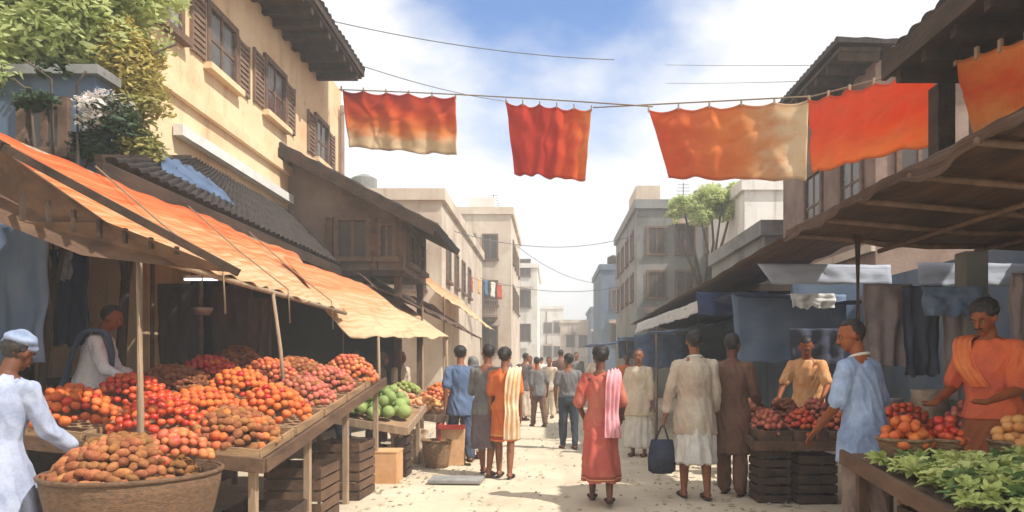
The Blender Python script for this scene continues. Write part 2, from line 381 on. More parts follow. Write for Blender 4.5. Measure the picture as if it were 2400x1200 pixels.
# --- jettied upper room with a single pitch roof, left middle
H = empty('jettied_house', (-3.7, 14.2, 0), 'taupe jettied upper room whose dark single roof slopes down toward the street on the left', 'house')
b = MB(); prof = [(-4.69, 3.06), (-2.64, 3.06), (-2.64, 4.02), (-4.69, 5.02)]
b.raw([(x, y, z) for y in (13.0, 15.4) for x, z in prof], [(0, 1, 2, 3), (7, 6, 5, 4)] + [(i, i + 4, (i + 1) % 4 + 4, (i + 1) % 4) for i in range(4)])
b.build('wall', M_taupe, H)
tiled_slope((-1.98, 15.7, 3.78), (-1.98, 12.55, 3.78), (-4.72, 12.55, 5.2), (-4.72, 15.7, 5.2), rows=8, cols=16, seed=3, r=.04).build('roof', M_tile, H)
MB().beam((-4.7, 12.53, 5.10), (-1.99, 12.53, 3.70), .05, .2).build('bargeboard', M_oldwood, H)
MB().beam((-4.69, 12.98, 4.35), (-2.62, 12.98, 4.0), .03, .001).build('trim', M_frame, H) if False else None
for x in (-2.70, -3.15, -3.95, -4.6): MB().box(x - .06, x + .06, 12.93, 12.997, 3.061, 4.0).build('timber_post', M_brown, H)
MB().box(-4.69, -2.6, 12.9, 12.996, 2.95, 3.06).build('floor_beam', M_oldwood, H)
window_front(H, 13.0, -3.02, -2.83, 3.3, 3.85); window_front(H, 13.0, -3.78, -3.3, 3.3, 3.95)
for y in (13.4, 14.4): window_street(H, 1, -2.64, y, y + .55, 3.25, 3.8)
for (x, y) in ((-2.75, 13.1), (-2.75, 15.3)): MB().box(x - .06, x + .06, y - .06, y + .06, 0, 3.059).build('prop', M_brown, H)
# --- beige hazy block closing the left side
def block(name, x0, x1, y0, y1, z1, m, label, wins_front=(), parapet=True, street=None, fm=None):
    H = empty(name, ((x0 + x1) / 2, (y0 + y1) / 2, 0), label, 'building')
    MB().box(x0, x1, y0, y1, 0, z1).build('wall', m, H)
    if parapet:
        p = MB(); p.box(x0 - .12, x1 + .12, y0 - .12, y0 + .1, z1 + .001, z1 + .35).box(x0 - .12, x0 + .1, y0 + .101, y1, z1 + .001, z1 + .35).box(x1 - .1, x1 + .12, y0 + .101, y1, z1 + .001, z1 + .35)
        p.build('parapet', m, H)
    for (a, b, c, d) in wins_front: window_front(H, y0, a, b, c, d, fm=fm)
    rr_ = random.Random(len(label) * 3 + int(z1 * 10)); tk = MB(); tx = x0 + (x1 - x0) * rr_.uniform(.25, .6); tk.cyl((tx, y0 + 1.2, z1 + .01), (tx, y0 + 1.2, z1 + .95), .42, .40, 16); tk.cyl((tx, y0 + 1.2, z1 + .951), (tx, y0 + 1.2, z1 + 1.1), .40, .1, 16)
    if z1 > 6 and y0 < 60: tk.build('water_tank', M_tile if rr_.random() < .5 else M_grey, H)
    px_ = x0 + (x1 - x0) * rr_.uniform(.35, .8); MB().tube([(px_, y0 - .07, 1.0), (px_, y0 - .07, z1 - .3)], .045, 7).build('drainpipe', M_frame, H)
    for (a, b, c, d) in list(wins_front)[::3]:
        MB().raw([(a - .2, y0 - .50, d + .12), (b + .2, y0 - .50, d + .12), (b + .2, y0 - .065, d + .36), (a - .2, y0 - .065, d + .36), (a - .2, y0 - .50, d + .09), (b + .2, y0 - .50, d + .09), (b + .2, y0 - .065, d + .33), (a - .2, y0 - .065, d + .33)], [(0, 1, 2, 3), (7, 6, 5, 4), (0, 4, 5, 1), (1, 5, 6, 2), (2, 6, 7, 3), (3, 7, 4, 0)]).build('sunshade', M_taupe, H)
    if y0 < 60:
        ac = wins_front[1] if len(wins_front) > 1 else None
        if ac: MB().box(ac[0], ac[0] + .6, y0 - .38, y0 - .065, ac[2] - .62, ac[2] - .16).build('air_conditioner', M_white, H, bevel=.02)
    if street:
        sd_, rows = street; X = x1 if sd_ > 0 else x0
        for (a, b, c, d) in rows: window_street(H, sd_, X, a, b, c, d)
    return H
wf = [(x, x + .62, z, z + 1.15) for z in (1.9, 4.2, 6.5) for x in (-6.6, -5.5, -4.4, -3.3)]
H = block('beige_building', -7.4, -1.95, 36, 46, 8.7, M_beige, 'three storey sunlit beige building closing the left side of the far street', wf,
      street=(1, [(37.5 + 2 * i, 38.3 + 2 * i, z, z + 1.1) for i in range(4) for z in (4.2, 6.5)]))
bal = MB().box(-4.9, -2.6, 35.2, 35.995, 3.55, 3.68)
for i in range(20): bal.box(-4.88 + i * .119, -4.85 + i * .119, 35.22, 35.25, 3.681, 4.35)
bal.box(-4.9, -2.6, 35.2, 35.27, 4.351, 4.42); bal.build('balcony', M_taupe, H)
MB().box(-4.2, -2.9, 37.5, 39.5, 8.71, 9.9).build('roof_room', M_pale, H)
block('cream_row_house', -9.5, -3.3, 22.0, 35, 6.3, M_beige, 'long cream row house behind the gabled roof on the left',
      [(-4.4, -3.85, 3.6, 4.6), (-5.7, -5.1, 3.6, 4.6)], street=(1, [(23 + 2 * i, 23.8 + 2 * i, 4.0, 5.1) for i in range(4)]))
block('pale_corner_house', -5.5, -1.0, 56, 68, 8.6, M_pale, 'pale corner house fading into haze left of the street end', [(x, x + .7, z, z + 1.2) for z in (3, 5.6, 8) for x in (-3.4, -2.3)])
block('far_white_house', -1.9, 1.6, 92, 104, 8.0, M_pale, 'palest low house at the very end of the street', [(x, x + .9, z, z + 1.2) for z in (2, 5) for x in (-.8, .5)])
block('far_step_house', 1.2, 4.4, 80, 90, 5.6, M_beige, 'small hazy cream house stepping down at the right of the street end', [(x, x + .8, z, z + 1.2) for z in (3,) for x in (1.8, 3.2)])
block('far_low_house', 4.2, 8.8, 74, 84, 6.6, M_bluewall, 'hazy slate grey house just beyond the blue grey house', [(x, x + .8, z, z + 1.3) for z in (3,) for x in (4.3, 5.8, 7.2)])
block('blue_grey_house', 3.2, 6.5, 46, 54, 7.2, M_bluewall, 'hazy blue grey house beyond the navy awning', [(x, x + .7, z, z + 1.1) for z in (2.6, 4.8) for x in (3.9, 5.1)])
H = block('grey_tower_house', 3.35, 8.3, 28, 37, 7.3, M_grey, 'grey four square building with roof garden behind the orange banners', [(x, x + .6, z, z + .95) for z in (2.2, 3.9, 5.6) for x in (3.8, 4.9, 6.1, 7.2)],
      street=(-1, [(29.2 + 2 * i, 30 + 2 * i, z, z + 1) for i in range(4) for z in (3.9, 5.6)]))
MB().box(3.36, 4.3, 28.4, 31, 7.31, 8.3).build('roof_room', M_beige, H)
H = block('cream_side_house', 6.0, 9.6, 22.4, 27.5, 6.7, M_pale, 'narrow cream house between the grey building and the right shops', [(6.5, 7.1, 4.2, 5.2), (8.0, 8.6, 4.2, 5.2)],
      street=(-1, [(23.2, 24, 4.2, 5.2), (25.3, 26.1, 4.2, 5.2)]))
# --- slate blue outhouse far left behind the trees
H = empty('blue_upper_room', (-6.3, 7.0, 3.06), 'small slate blue walled upper room under the far left tree', 'room')
MB().box(-8.5, -4.32, 6.9, 7.15, 3.06, 4.15).build('wall', M_bluewall, H)
MB().box(-8.6, -4.26, 6.82, 7.2, 4.151, 4.24).build('coping', M_grey, H)
window_front(H, 6.9, -4.95, -4.65, 3.45, 3.85)
# --- right side, house with the upper eave (near)
H = empty('timber_shop_house', (4.8, 4.5, 0), 'dark timbered shop house with a wide black eave at the upper right edge', 'house')
MB().box(3.95, 6.6, 1.5, 6.85, 2.95, 4.45).build('wall', M_taupe, H)
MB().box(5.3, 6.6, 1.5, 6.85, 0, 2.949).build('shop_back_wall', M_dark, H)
tiled_slope((3.2, 1.0, 4.34), (3.2, 6.95, 4.34), (6.6, 6.95, 5.7), (6.6, 1.0, 5.7), rows=9, cols=26, seed=11).build('roof', M_tile, H)
sf = MB().box(3.22, 4.5, 1.0, 6.93, 4.16, 4.22)
for i in range(13): sf.box(3.24, 3.949, 1.2 + i * .46, 1.28 + i * .46, 4.05, 4.159)
sf.box(3.17, 3.219, 1.0, 6.95, 4.13, 4.33); sf.build('eave_soffit', M_oldwood, H)
for y in (6.86, 4.2): MB().box(3.62, 3.78, y - .09, y + .09, 2.95, 4.04).build('corner_post', M_oldwood, H)
MB().box(3.6, 3.949, 1.5, 6.85, 2.86, 2.949).build('floor_beam', M_brown, H)
# --- right second house
H = empty('grey_shop_house', (6.8, 12.5, 0), 'grey brown two storey shop house with dark tiled roof behind the wide orange banners', 'house')
MB().box(5.2, 9.0, 11.6, 16.2, 0, 6.25).build('wall', M_taupe, H)
tiled_slope((4.5, 11.35, 6.5), (4.5, 14.6, 6.5), (9.1, 16.3, 6.33), (9.1, 11.3, 6.33), rows=10, cols=18, seed=12).build('roof', M_tile, H)
sf = MB().box(4.55, 5.199, 11.4, 14.6, 6.32, 6.38)
for i in range(7): sf.box(4.57, 5.199, 11.45 + i * .5, 11.53 + i * .5, 6.18, 6.319)
sf.build('eave_soffit', M_oldwood, H)
for y in (12.1, 13.9): window_street(H, -1, 5.2, y, y + .8, 3.9, 5.1)
for x in (5.6, 7.0): window_front(H, 11.6, x, x + .6, 3.9, 5.1)
MB().box(5.13, 5.199, 11.6, 16.2, 3.2, 3.34).build('string_course', M_beige, H)
H = block('shaded_end_house', 4.9, 8.5, 16.6, 22.0, 4.3, M_grey, 'low grey shop wall behind the pale blue right awnings', [], street=(-1, [(17.4 + 1.7 * i, 18 + 1.7 * i, 2.9, 3.7) for i in range(3)]))

# --- shop rooms (dark, open to the street)
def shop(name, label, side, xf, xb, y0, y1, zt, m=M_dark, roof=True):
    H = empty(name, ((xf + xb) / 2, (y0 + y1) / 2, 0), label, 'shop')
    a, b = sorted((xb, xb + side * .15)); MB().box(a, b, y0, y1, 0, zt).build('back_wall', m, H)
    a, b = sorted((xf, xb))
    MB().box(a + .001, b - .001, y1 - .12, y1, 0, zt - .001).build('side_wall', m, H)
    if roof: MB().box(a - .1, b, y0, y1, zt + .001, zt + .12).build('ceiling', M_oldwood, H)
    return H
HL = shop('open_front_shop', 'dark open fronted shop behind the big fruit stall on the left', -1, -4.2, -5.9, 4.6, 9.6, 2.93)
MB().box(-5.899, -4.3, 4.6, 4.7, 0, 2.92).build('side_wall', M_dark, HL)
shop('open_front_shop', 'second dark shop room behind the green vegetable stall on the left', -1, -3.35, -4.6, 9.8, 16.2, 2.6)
shop('open_front_shop', 'dark cloth shop behind the tomato stall on the right', 1, 3.9, 5.19, 7.0, 11.8, 2.75, roof=False, m=M_bluewall)  # blue wall colour puts a blue-grey shade tint into this interior
shop('open_front_shop', 'far dark shop under the navy awning on the right', 1, 3.4, 4.7, 12.0, 19.5, 2.6, m=M_bluewall)  # same blue wall colour standing in for blue-grey shade
# dark tiled lean-to roof above orange awning
H = empty('lean_to_roof', (-4.4, 10, 0), 'black brown tiled lean-to roof running between the orange awning and the ochre wall', 'roof')
tiled_slope((-3.75, 6.1, 3.14), (-3.75, 12.9, 3.14), (-4.69, 12.9, 4.08), (-4.69, 9.5, 4.08), rows=5, cols=40, seed=21).build('tiles', M_tile, H)
MB().beam((-3.73, 6.0, 3.03), (-3.73, 12.9, 3.03), .05, .15).build('eave_board', M_oldwood, H)
MB().beam((-3.76, 6.04, 3.1), (-4.68, 9.4, 4.05), .06, .12).build('hip_board', M_oldwood, H)
MB().beam((-4.62, 9.0, 4.32), (-4.62, 12.9, 4.30), .12, .14).build('flashing', M_white, H)

# ================================================================== TREES
def leaf_crown(name, m, parent, blobs, n, size, seed=0, loc=(0, 0, 0)):
    rnd = random.Random(seed); vs = []; fs = []
    tot = sum(b[1] ** 2 for b in blobs)
    for c, r in blobs:
        c = Vector(c); k = int(n * r * r / tot)
        for _ in range(k):
            d = Vector((rnd.gauss(0, 1), rnd.gauss(0, 1), rnd.gauss(0, 1))).normalized()
            rr = r * (rnd.random() ** .45) * (1 + .35 * noise.noise(d * 2.3 + c))
            p = c + Vector((d.x, d.y, d.z * .8)) * rr
            if noise.noise(p * 1.9 + Vector((seed, 0, 0))) < -.22: continue
            a = Vector((rnd.gauss(0, 1), rnd.gauss(0, 1), rnd.gauss(0, .5))).normalized(); b = a.cross(d + Vector((rnd.gauss(0, .5), rnd.gauss(0, .5), .7))).normalized()
            s = size * rnd.uniform(.6, 1.4); i = len(vs)
            vs += [p - a * s, p + b * s * .42 - a * .1 * s, p + a * s, p - b * s * .42 - a * .1 * s]; fs.append((i, i + 1, i + 2, i + 3))
    mb = MB().raw(vs, fs); return mb.build(name, m, parent)
def tree(label, base, blobs, m, n, size, trunk=.14, seed=0, cat='tree', name='leafy_tree', group=None):
    t = empty(name, base, label, cat, group); b = MB(); rnd = random.Random(seed + 5); base = Vector(base)
    cen = sum((Vector(c) for c, r in blobs), Vector()) / len(blobs)
    fork = base.lerp(cen, .55); fork.x += .1
    b.tube([base, base.lerp(fork, .5) + Vector((.06, .04, 0)), fork], [trunk, trunk * .8, trunk * .62], 10)
    for c, r in blobs:
        c = Vector(c); mid = fork.lerp(c, .5) + Vector((rnd.uniform(-.2, .2), rnd.uniform(-.2, .2), .1))
        b.tube([fork - Vector((0, 0, .1)), mid, c, c + Vector((rnd.uniform(-.3, .3), 0, r * .6))], [trunk * .5, trunk * .34, trunk * .2, .012], 7)
    b.build('trunk', M_bark, t, smooth=True)
    leaf_crown('crown', m, t, blobs, n, size, seed)
    return t
def B(px, py, Y, r): return (tuple(at(px, py, Y)), r)
tree('broad bright green tree filling the top left corner', (-7.2, 7.3, 0),
     [B(60, 40, 7.4, .85), B(210, 60, 7.6, .75), B(-80, 150, 7.1, .8), B(300, -30, 7.7, .62), B(130, -90, 7.5, .9), B(-170, 20, 7.2, .9), B(260, 140, 7.8, .45)], M_leaf, 52000, .046, .15, 1)
tree('ochre leaved young tree against the near corner of the ochre house', (-4.85, 7.75, 0),
     [B(300, 150, 7.5, .34), B(325, 230, 7.5, .32), B(290, 90, 7.5, .28), B(300, 320, 7.5, .30), B(345, 355, 7.5, .2), B(270, 230, 7.5, .26), B(350, 130, 7.6, .2)], M_leafy, 6500, .036, .07, 2)
bl = empty('blossom_shrub', (-4.6, 6.7, 3.2), 'white flowering shrub between the ochre leaved tree and the lean-to roof', 'shrub')
leaf_crown('blossoms', mat('petal_white', (.85, .82, .76), (.8, .7, .66), bump=0, trans=.3), bl, [B(255, 255, 6.6, .22), B(215, 275, 6.6, .14), B(290, 290, 6.6, .13), B(200, 240, 6.6, .1)], 900, .034, 6)
leaf_crown('leaves', M_leafd, bl, [B(250, 270, 6.7, .26), B(215, 300, 6.7, .22), B(290, 310, 6.7, .2), B(235, 350, 6.7, .2)], 2600, .035, 7)
MB().tube([at(225, 430, 6.7), at(235, 340, 6.7), at(255, 260, 6.7)], [.02, .015, .005], 6).build('stem', M_bark, bl)
tree('small dark leaved bush in front of the blue outhouse', (-4.95, 6.6, 0),
     [B(120, 185, 6.6, .27), B(70, 215, 6.6, .20), B(180, 195, 6.6, .18), B(215, 345, 6.7, .18), B(235, 300, 6.7, .13)], M_leafd, 6500, .04, .05, 3, cat='bush', name='dark_bush')
tree('low broad green tree rising in front of the grey four square building', (4.9, 23.9, 0),
     [B(1600, 485, 24, .5), B(1665, 465, 24, .6), B(1640, 505, 23.8, .45), B(1725, 450, 24.1, .42), B(1690, 495, 23.8, .42), B(1580, 510, 23.8, .3)], M_leaf, 17000, .06, .13, 4)
# ================================================================== AWNINGS
def awn_mat(name, hi_c, mid_c, lo_c, sh):
    m = mat(name, hi_c, mid_c, rough=.85, scale=2.4, stretch=(.55, 6.0, 1), uv=True, bump=.35, bscale=14, trans=.25)
    t = m.node_tree; l = t.links; tc = [n for n in t.nodes if n.type == 'TEX_COORD'][0]
    def nz(st, sc, det=6):
        mp_ = _n(t, 'ShaderNodeMapping'); mp_.inputs['Scale'].default_value = st; l.new(tc.outputs['UV'], mp_.inputs[0])
        n_ = _n(t, 'ShaderNodeTexNoise'); n_.inputs['Scale'].default_value = sc; n_.inputs['Detail'].default_value = det; n_.inputs['Roughness'].default_value = .65; l.new(mp_.outputs[0], n_.inputs[0]); return n_.outputs[0]
    def mth(op, a, b):
        n_ = _n(t, 'ShaderNodeMath', operation=op)
        for i, v in enumerate((a, b)):
            if isinstance(v, (int, float)): n_.inputs[i].default_value = v
            else: l.new(v, n_.inputs[i])
        return n_.outputs[0]
    sp = _n(t, 'ShaderNodeSeparateXYZ'); l.new(tc.outputs['UV'], sp.inputs[0])
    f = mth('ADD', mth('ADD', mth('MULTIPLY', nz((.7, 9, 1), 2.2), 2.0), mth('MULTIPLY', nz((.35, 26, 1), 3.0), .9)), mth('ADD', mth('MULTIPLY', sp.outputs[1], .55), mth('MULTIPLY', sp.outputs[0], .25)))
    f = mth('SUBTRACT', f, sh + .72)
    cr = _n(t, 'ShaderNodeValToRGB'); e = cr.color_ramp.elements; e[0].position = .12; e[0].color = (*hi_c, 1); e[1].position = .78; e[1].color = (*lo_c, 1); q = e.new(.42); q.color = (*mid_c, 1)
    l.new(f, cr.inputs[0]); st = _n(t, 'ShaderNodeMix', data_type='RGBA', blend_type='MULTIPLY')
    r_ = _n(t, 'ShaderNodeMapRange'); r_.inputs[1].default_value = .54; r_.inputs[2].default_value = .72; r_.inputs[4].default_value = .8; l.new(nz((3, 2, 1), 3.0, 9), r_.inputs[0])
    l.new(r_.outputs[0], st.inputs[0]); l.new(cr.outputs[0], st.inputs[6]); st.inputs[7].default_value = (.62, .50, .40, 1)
    for n_ in t.nodes:
        if n_.type == 'BSDF_PRINCIPLED': l.new(st.outputs[2], n_.inputs['Base Color'])
        if n_.type == 'BSDF_TRANSLUCENT': l.new(st.outputs[2], n_.inputs[0])
    return m
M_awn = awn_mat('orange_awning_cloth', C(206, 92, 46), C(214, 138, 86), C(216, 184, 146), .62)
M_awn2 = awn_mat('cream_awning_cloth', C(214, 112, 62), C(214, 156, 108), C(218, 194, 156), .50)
M_brawn = mat('brown_tarpaulin', (.05, .03, .022), (.15, .08, .045), rough=.8, scale=3, stretch=(1.2, 4, 1), uv=True, bump=.4, bscale=16, trans=.06)
M_blue = mat('blue_tarpaulin', (.20, .30, .48), (.11, .17, .28), rough=.6, scale=3, uv=True, bump=.3, trans=.45)
M_navy = mat('navy_canvas', (.035, .06, .17), (.04, .065, .12), rough=.7, scale=3, uv=True, bump=.3, trans=.3)
M_pblue = mat('pale_blue_canvas', (.66, .70, .80), (.5, .54, .6), rough=.8, scale=2.5, uv=True, bump=.2, trans=.35)
M_wcan = mat('white_canvas', (.80, .79, .76), (.68, .68, .68), rough=.8, scale=3, uv=True, bump=.2, trans=.3)

def awning(label, mb, m, poles=(), name='cloth_awning', group=None, cat='awning', pm=None, rails=()):
    xs = [v[0] for v in mb.v]; ys = [v[1] for v in mb.v]
    t = empty(name, (sum(xs) / len(xs), sum(ys) / len(ys), 0), label, cat, group)
    mb.build('canopy', m, t, smooth=True)
    for a, b, r in poles: MB().tube([a, Vector(a).lerp(Vector(b), .5) + Vector((.01, .008, 0)), b], [r * 1.1, r, r * .9], 9).build('pole', pm or M_post, t, smooth=True)
    for a, b, r in rails: MB().tube([a, b], r, 9).build('rail', pm or M_post, t, smooth=True)
    return t
# 1: long orange awning, left
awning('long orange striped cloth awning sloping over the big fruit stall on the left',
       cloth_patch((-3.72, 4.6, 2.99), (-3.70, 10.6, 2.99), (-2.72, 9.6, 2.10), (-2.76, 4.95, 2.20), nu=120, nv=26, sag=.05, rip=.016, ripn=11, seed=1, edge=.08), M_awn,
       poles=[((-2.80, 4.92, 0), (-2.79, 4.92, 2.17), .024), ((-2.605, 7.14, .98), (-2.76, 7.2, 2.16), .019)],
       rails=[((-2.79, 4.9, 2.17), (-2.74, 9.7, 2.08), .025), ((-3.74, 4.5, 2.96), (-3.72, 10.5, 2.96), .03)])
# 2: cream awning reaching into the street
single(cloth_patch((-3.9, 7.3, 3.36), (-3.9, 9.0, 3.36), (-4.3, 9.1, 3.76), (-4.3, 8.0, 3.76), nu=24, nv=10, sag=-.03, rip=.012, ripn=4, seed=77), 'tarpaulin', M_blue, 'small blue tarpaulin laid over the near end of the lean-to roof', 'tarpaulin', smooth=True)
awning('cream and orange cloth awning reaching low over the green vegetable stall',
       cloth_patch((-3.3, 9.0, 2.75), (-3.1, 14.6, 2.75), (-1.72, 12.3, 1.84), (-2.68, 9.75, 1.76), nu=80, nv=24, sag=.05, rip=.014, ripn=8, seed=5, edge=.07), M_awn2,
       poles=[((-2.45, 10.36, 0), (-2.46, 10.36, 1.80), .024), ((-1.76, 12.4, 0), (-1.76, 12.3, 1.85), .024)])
# 3: dark brown strip awning beyond
awning('dark brown ragged awning above the cream one on the left',
       cloth_patch((-3.4, 12.4, 3.0), (-3.3, 20.5, 3.0), (-1.75, 20.0, 1.95), (-2.35, 12.9, 2.42), nu=80, nv=18, sag=.06, rip=.02, ripn=9, seed=9, edge=.1), M_brawn,
       poles=[((-2.3, 13, 0), (-2.3, 13, 2.4), .03), ((-1.8, 18.8, 0), (-1.8, 18.8, 2.0), .03)])
awning('small cream rimmed awning at the far end of the left stalls',
       cloth_patch((-3.4, 16.5, 3.75), (-3.3, 26, 3.7), (-2.0, 26, 2.5), (-2.55, 16.8, 2.95), nu=50, nv=12, sag=.05, rip=.02, ripn=8, seed=13, edge=.1), M_awn2,
       poles=[((-2.5, 17, 0), (-2.5, 17, 2.95), .03)])
# 0: brown timber gable under near end of the orange awning
H = empty('timber_gable', (-3.6, 4.7, 2.1), 'brown boarded gable hanging under the near end of the orange awning', 'gable')
a0 = at(-420, 250, 4.55); gp = [at(-420, 120, 4.55), at(10, 352, 4.55), at(250, 520, 4.7), at(560, 640, 4.95), at(430, 628, 4.95), at(200, 600, 4.7), at(0, 520, 4.55), at(-420, 500, 4.55)]
n = len(gp); mb = MB().raw(gp + [p + Vector((0, -.04, 0)) for p in gp], [tuple(range(n)), tuple(reversed(range(n, 2 * n)))] + [(i, i + n, (i + 1) % n + n, (i + 1) % n) for i in range(n)])
mb.build('boards', M_brown, H)
for i in range(9):
    u = i / 8; p = at(-60 + 60 * i, 505 + 13 * i, 4.45 + .05 * i); MB().beam(p + Vector((0, -.03, .03)), p + Vector((0, -.03, .26 - .022 * i)), .02, .03, Vector((0, 1, 0))).build('batten', M_oldwood, H)
MB().beam(at(-420, 110, 4.46), at(10, 346, 4.46), .06, .07, Vector((0, 1, 0))).beam(at(10, 346, 4.46), at(560, 640, 4.86), .05, .05, Vector((0, 1, 0))).build('rafter', M_oldwood, H)

# right: wide brown awning
awning('wide dark brown tarpaulin awning over the right hand stalls',
       cloth_patch((2.52, 3.0, 2.76), (2.52, 7.6, 2.80), (5.1, 7.6, 2.66), (5.1, 3.0, 2.76), nu=70, nv=40, sag=.10, rip=.02, ripn=6, seed=15, edge=.05), M_brawn,
       poles=[((3.05, 7.2, 0), (3.05, 7.2, 2.72), .035), ((2.6, 3.1, 0), (2.6, 3.1, 2.70), .035)], rails=[((2.50, 2.9, 2.74), (2.50, 7.65, 2.78), .03), ((2.45, 7.55, 2.75), (5.1, 7.55, 2.61), .03)], pm=M_brown)
fr = cloth_patch((2.47, 3.0, 2.77), (2.47, 7.6, 2.81), (2.44, 7.6, 2.70), (2.44, 3.0, 2.66), nu=100, nv=5, sag=.0, rip=.012, ripn=14, seed=18, edge=.12)
single(fr, 'valance', M_brawn, 'frayed brown valance along the street edge of the wide brown awning', 'valance', smooth=True)
t = awning('narrow brown awning strip running on from the wide brown one down the street',
       cloth_patch((2.42, 7.7, 2.74), (2.30, 21, 2.48), (3.5, 21, 2.62), (3.5, 7.7, 2.80), nu=90, nv=12, sag=.03, rip=.015, ripn=14, seed=19, edge=.08), M_brawn,
       poles=[((2.45, 12.0, 0), (2.45, 12.0, 2.46), .03)], pm=M_brown)
awning('navy awning with a white sloping valance over the far right shops',
       cloth_patch((2.46, 9.3, 2.36), (2.3, 18.5, 2.36), (3.9, 18.5, 2.28), (4.2, 9.3, 2.24), nu=60, nv=20, sag=.08, rip=.02, ripn=7, seed=21), M_navy)
single(cloth_patch((2.45, 11.2, 2.44), (2.26, 18.8, 2.42), (2.18, 18.8, 2.14), (2.38, 11.2, 2.22), nu=80, nv=6, sag=0, rip=.014, ripn=12, seed=22, edge=.05), 'valance', M_wcan,
       'white valance shining along the edge of the navy awning', 'valance', smooth=True)
awning('faded blue tarpaulin awning low over the far right stalls', 
       cloth_patch((1.95, 13.5, 1.98), (1.75, 21, 1.98), (3.3, 21, 2.25), (3.35, 13.2, 2.25), nu=50, nv=16, sag=.08, rip=.02, ripn=8, seed=25, edge=.1), M_blue,
       poles=[((1.98, 13.6, 0), (1.98, 13.6, 1.96), .03), ((1.9, 18, 0), (1.9, 18, 1.96), .03)])
awning('second faded blue tarpaulin beyond, at the far right end of the street',
       cloth_patch((1.35, 22, 1.95), (1.2, 31, 2.0), (3.2, 31, 2.3), (3.2, 22, 2.3), nu=40, nv=10, sag=.1, rip=.02, ripn=8, seed=27, edge=.1), M_blue,
       poles=[((1.4, 22.2, 0), (1.4, 22.2, 1.93), .03)])
single(cloth_patch((2.5, 8.75, 2.62), (4.1, 8.75, 2.60), (4.1, 8.7, 2.36), (2.65, 8.7, 2.37), nu=30, nv=6, sag=0, rip=.012, ripn=5, seed=28), 'canvas_sheet', M_pblue,
       'pale blue grey canvas hung just under the far end of the brown awning', 'canvas sheet', smooth=True)
single(cloth_patch((4.0, 7.9, 2.52), (5.4, 7.9, 2.5), (5.4, 7.85, 2.25), (4.0, 7.85, 2.25), nu=24, nv=6, sag=0, rip=.012, ripn=5, seed=29), 'canvas_sheet', M_pblue,
       'lighter square canvas hung beside the grey pillar at right', 'canvas sheet', smooth=True)

for (y_, lab) in ((5.9, 'first'), (7.4, 'second'), (8.9, 'third')):
    a = Vector((-3.70, y_, 3.03)); b = Vector((-2.73, y_ + .15, 2.19)); single(MB().tube([a, a.lerp(b, .5) + Vector((0, .03, -.03)), b, b + Vector((.02, 0, -.35))], .008, 6), 'tie_rope', M_hrope, lab + ' rope from the camera tied across the orange awning', 'rope', smooth=True)
awp = [o for o in bpy.data.objects if o.get('label', '').startswith('wide dark brown tarpaulin')][0]
for i in range(6):
    y_ = 3.4 + i * .78; MB().tube([(2.45, y_, 2.715), (3.8, y_ + .03, 2.60), (5.1, y_, 2.60)], .026, 8).build('cross_pole', M_frame, awp, smooth=True)
for x_ in (3.4, 4.4): MB().tube([(x_, 3.0, 2.56), (x_, 7.5, 2.58)], .024, 8).build('cross_pole', M_frame, awp, smooth=True)
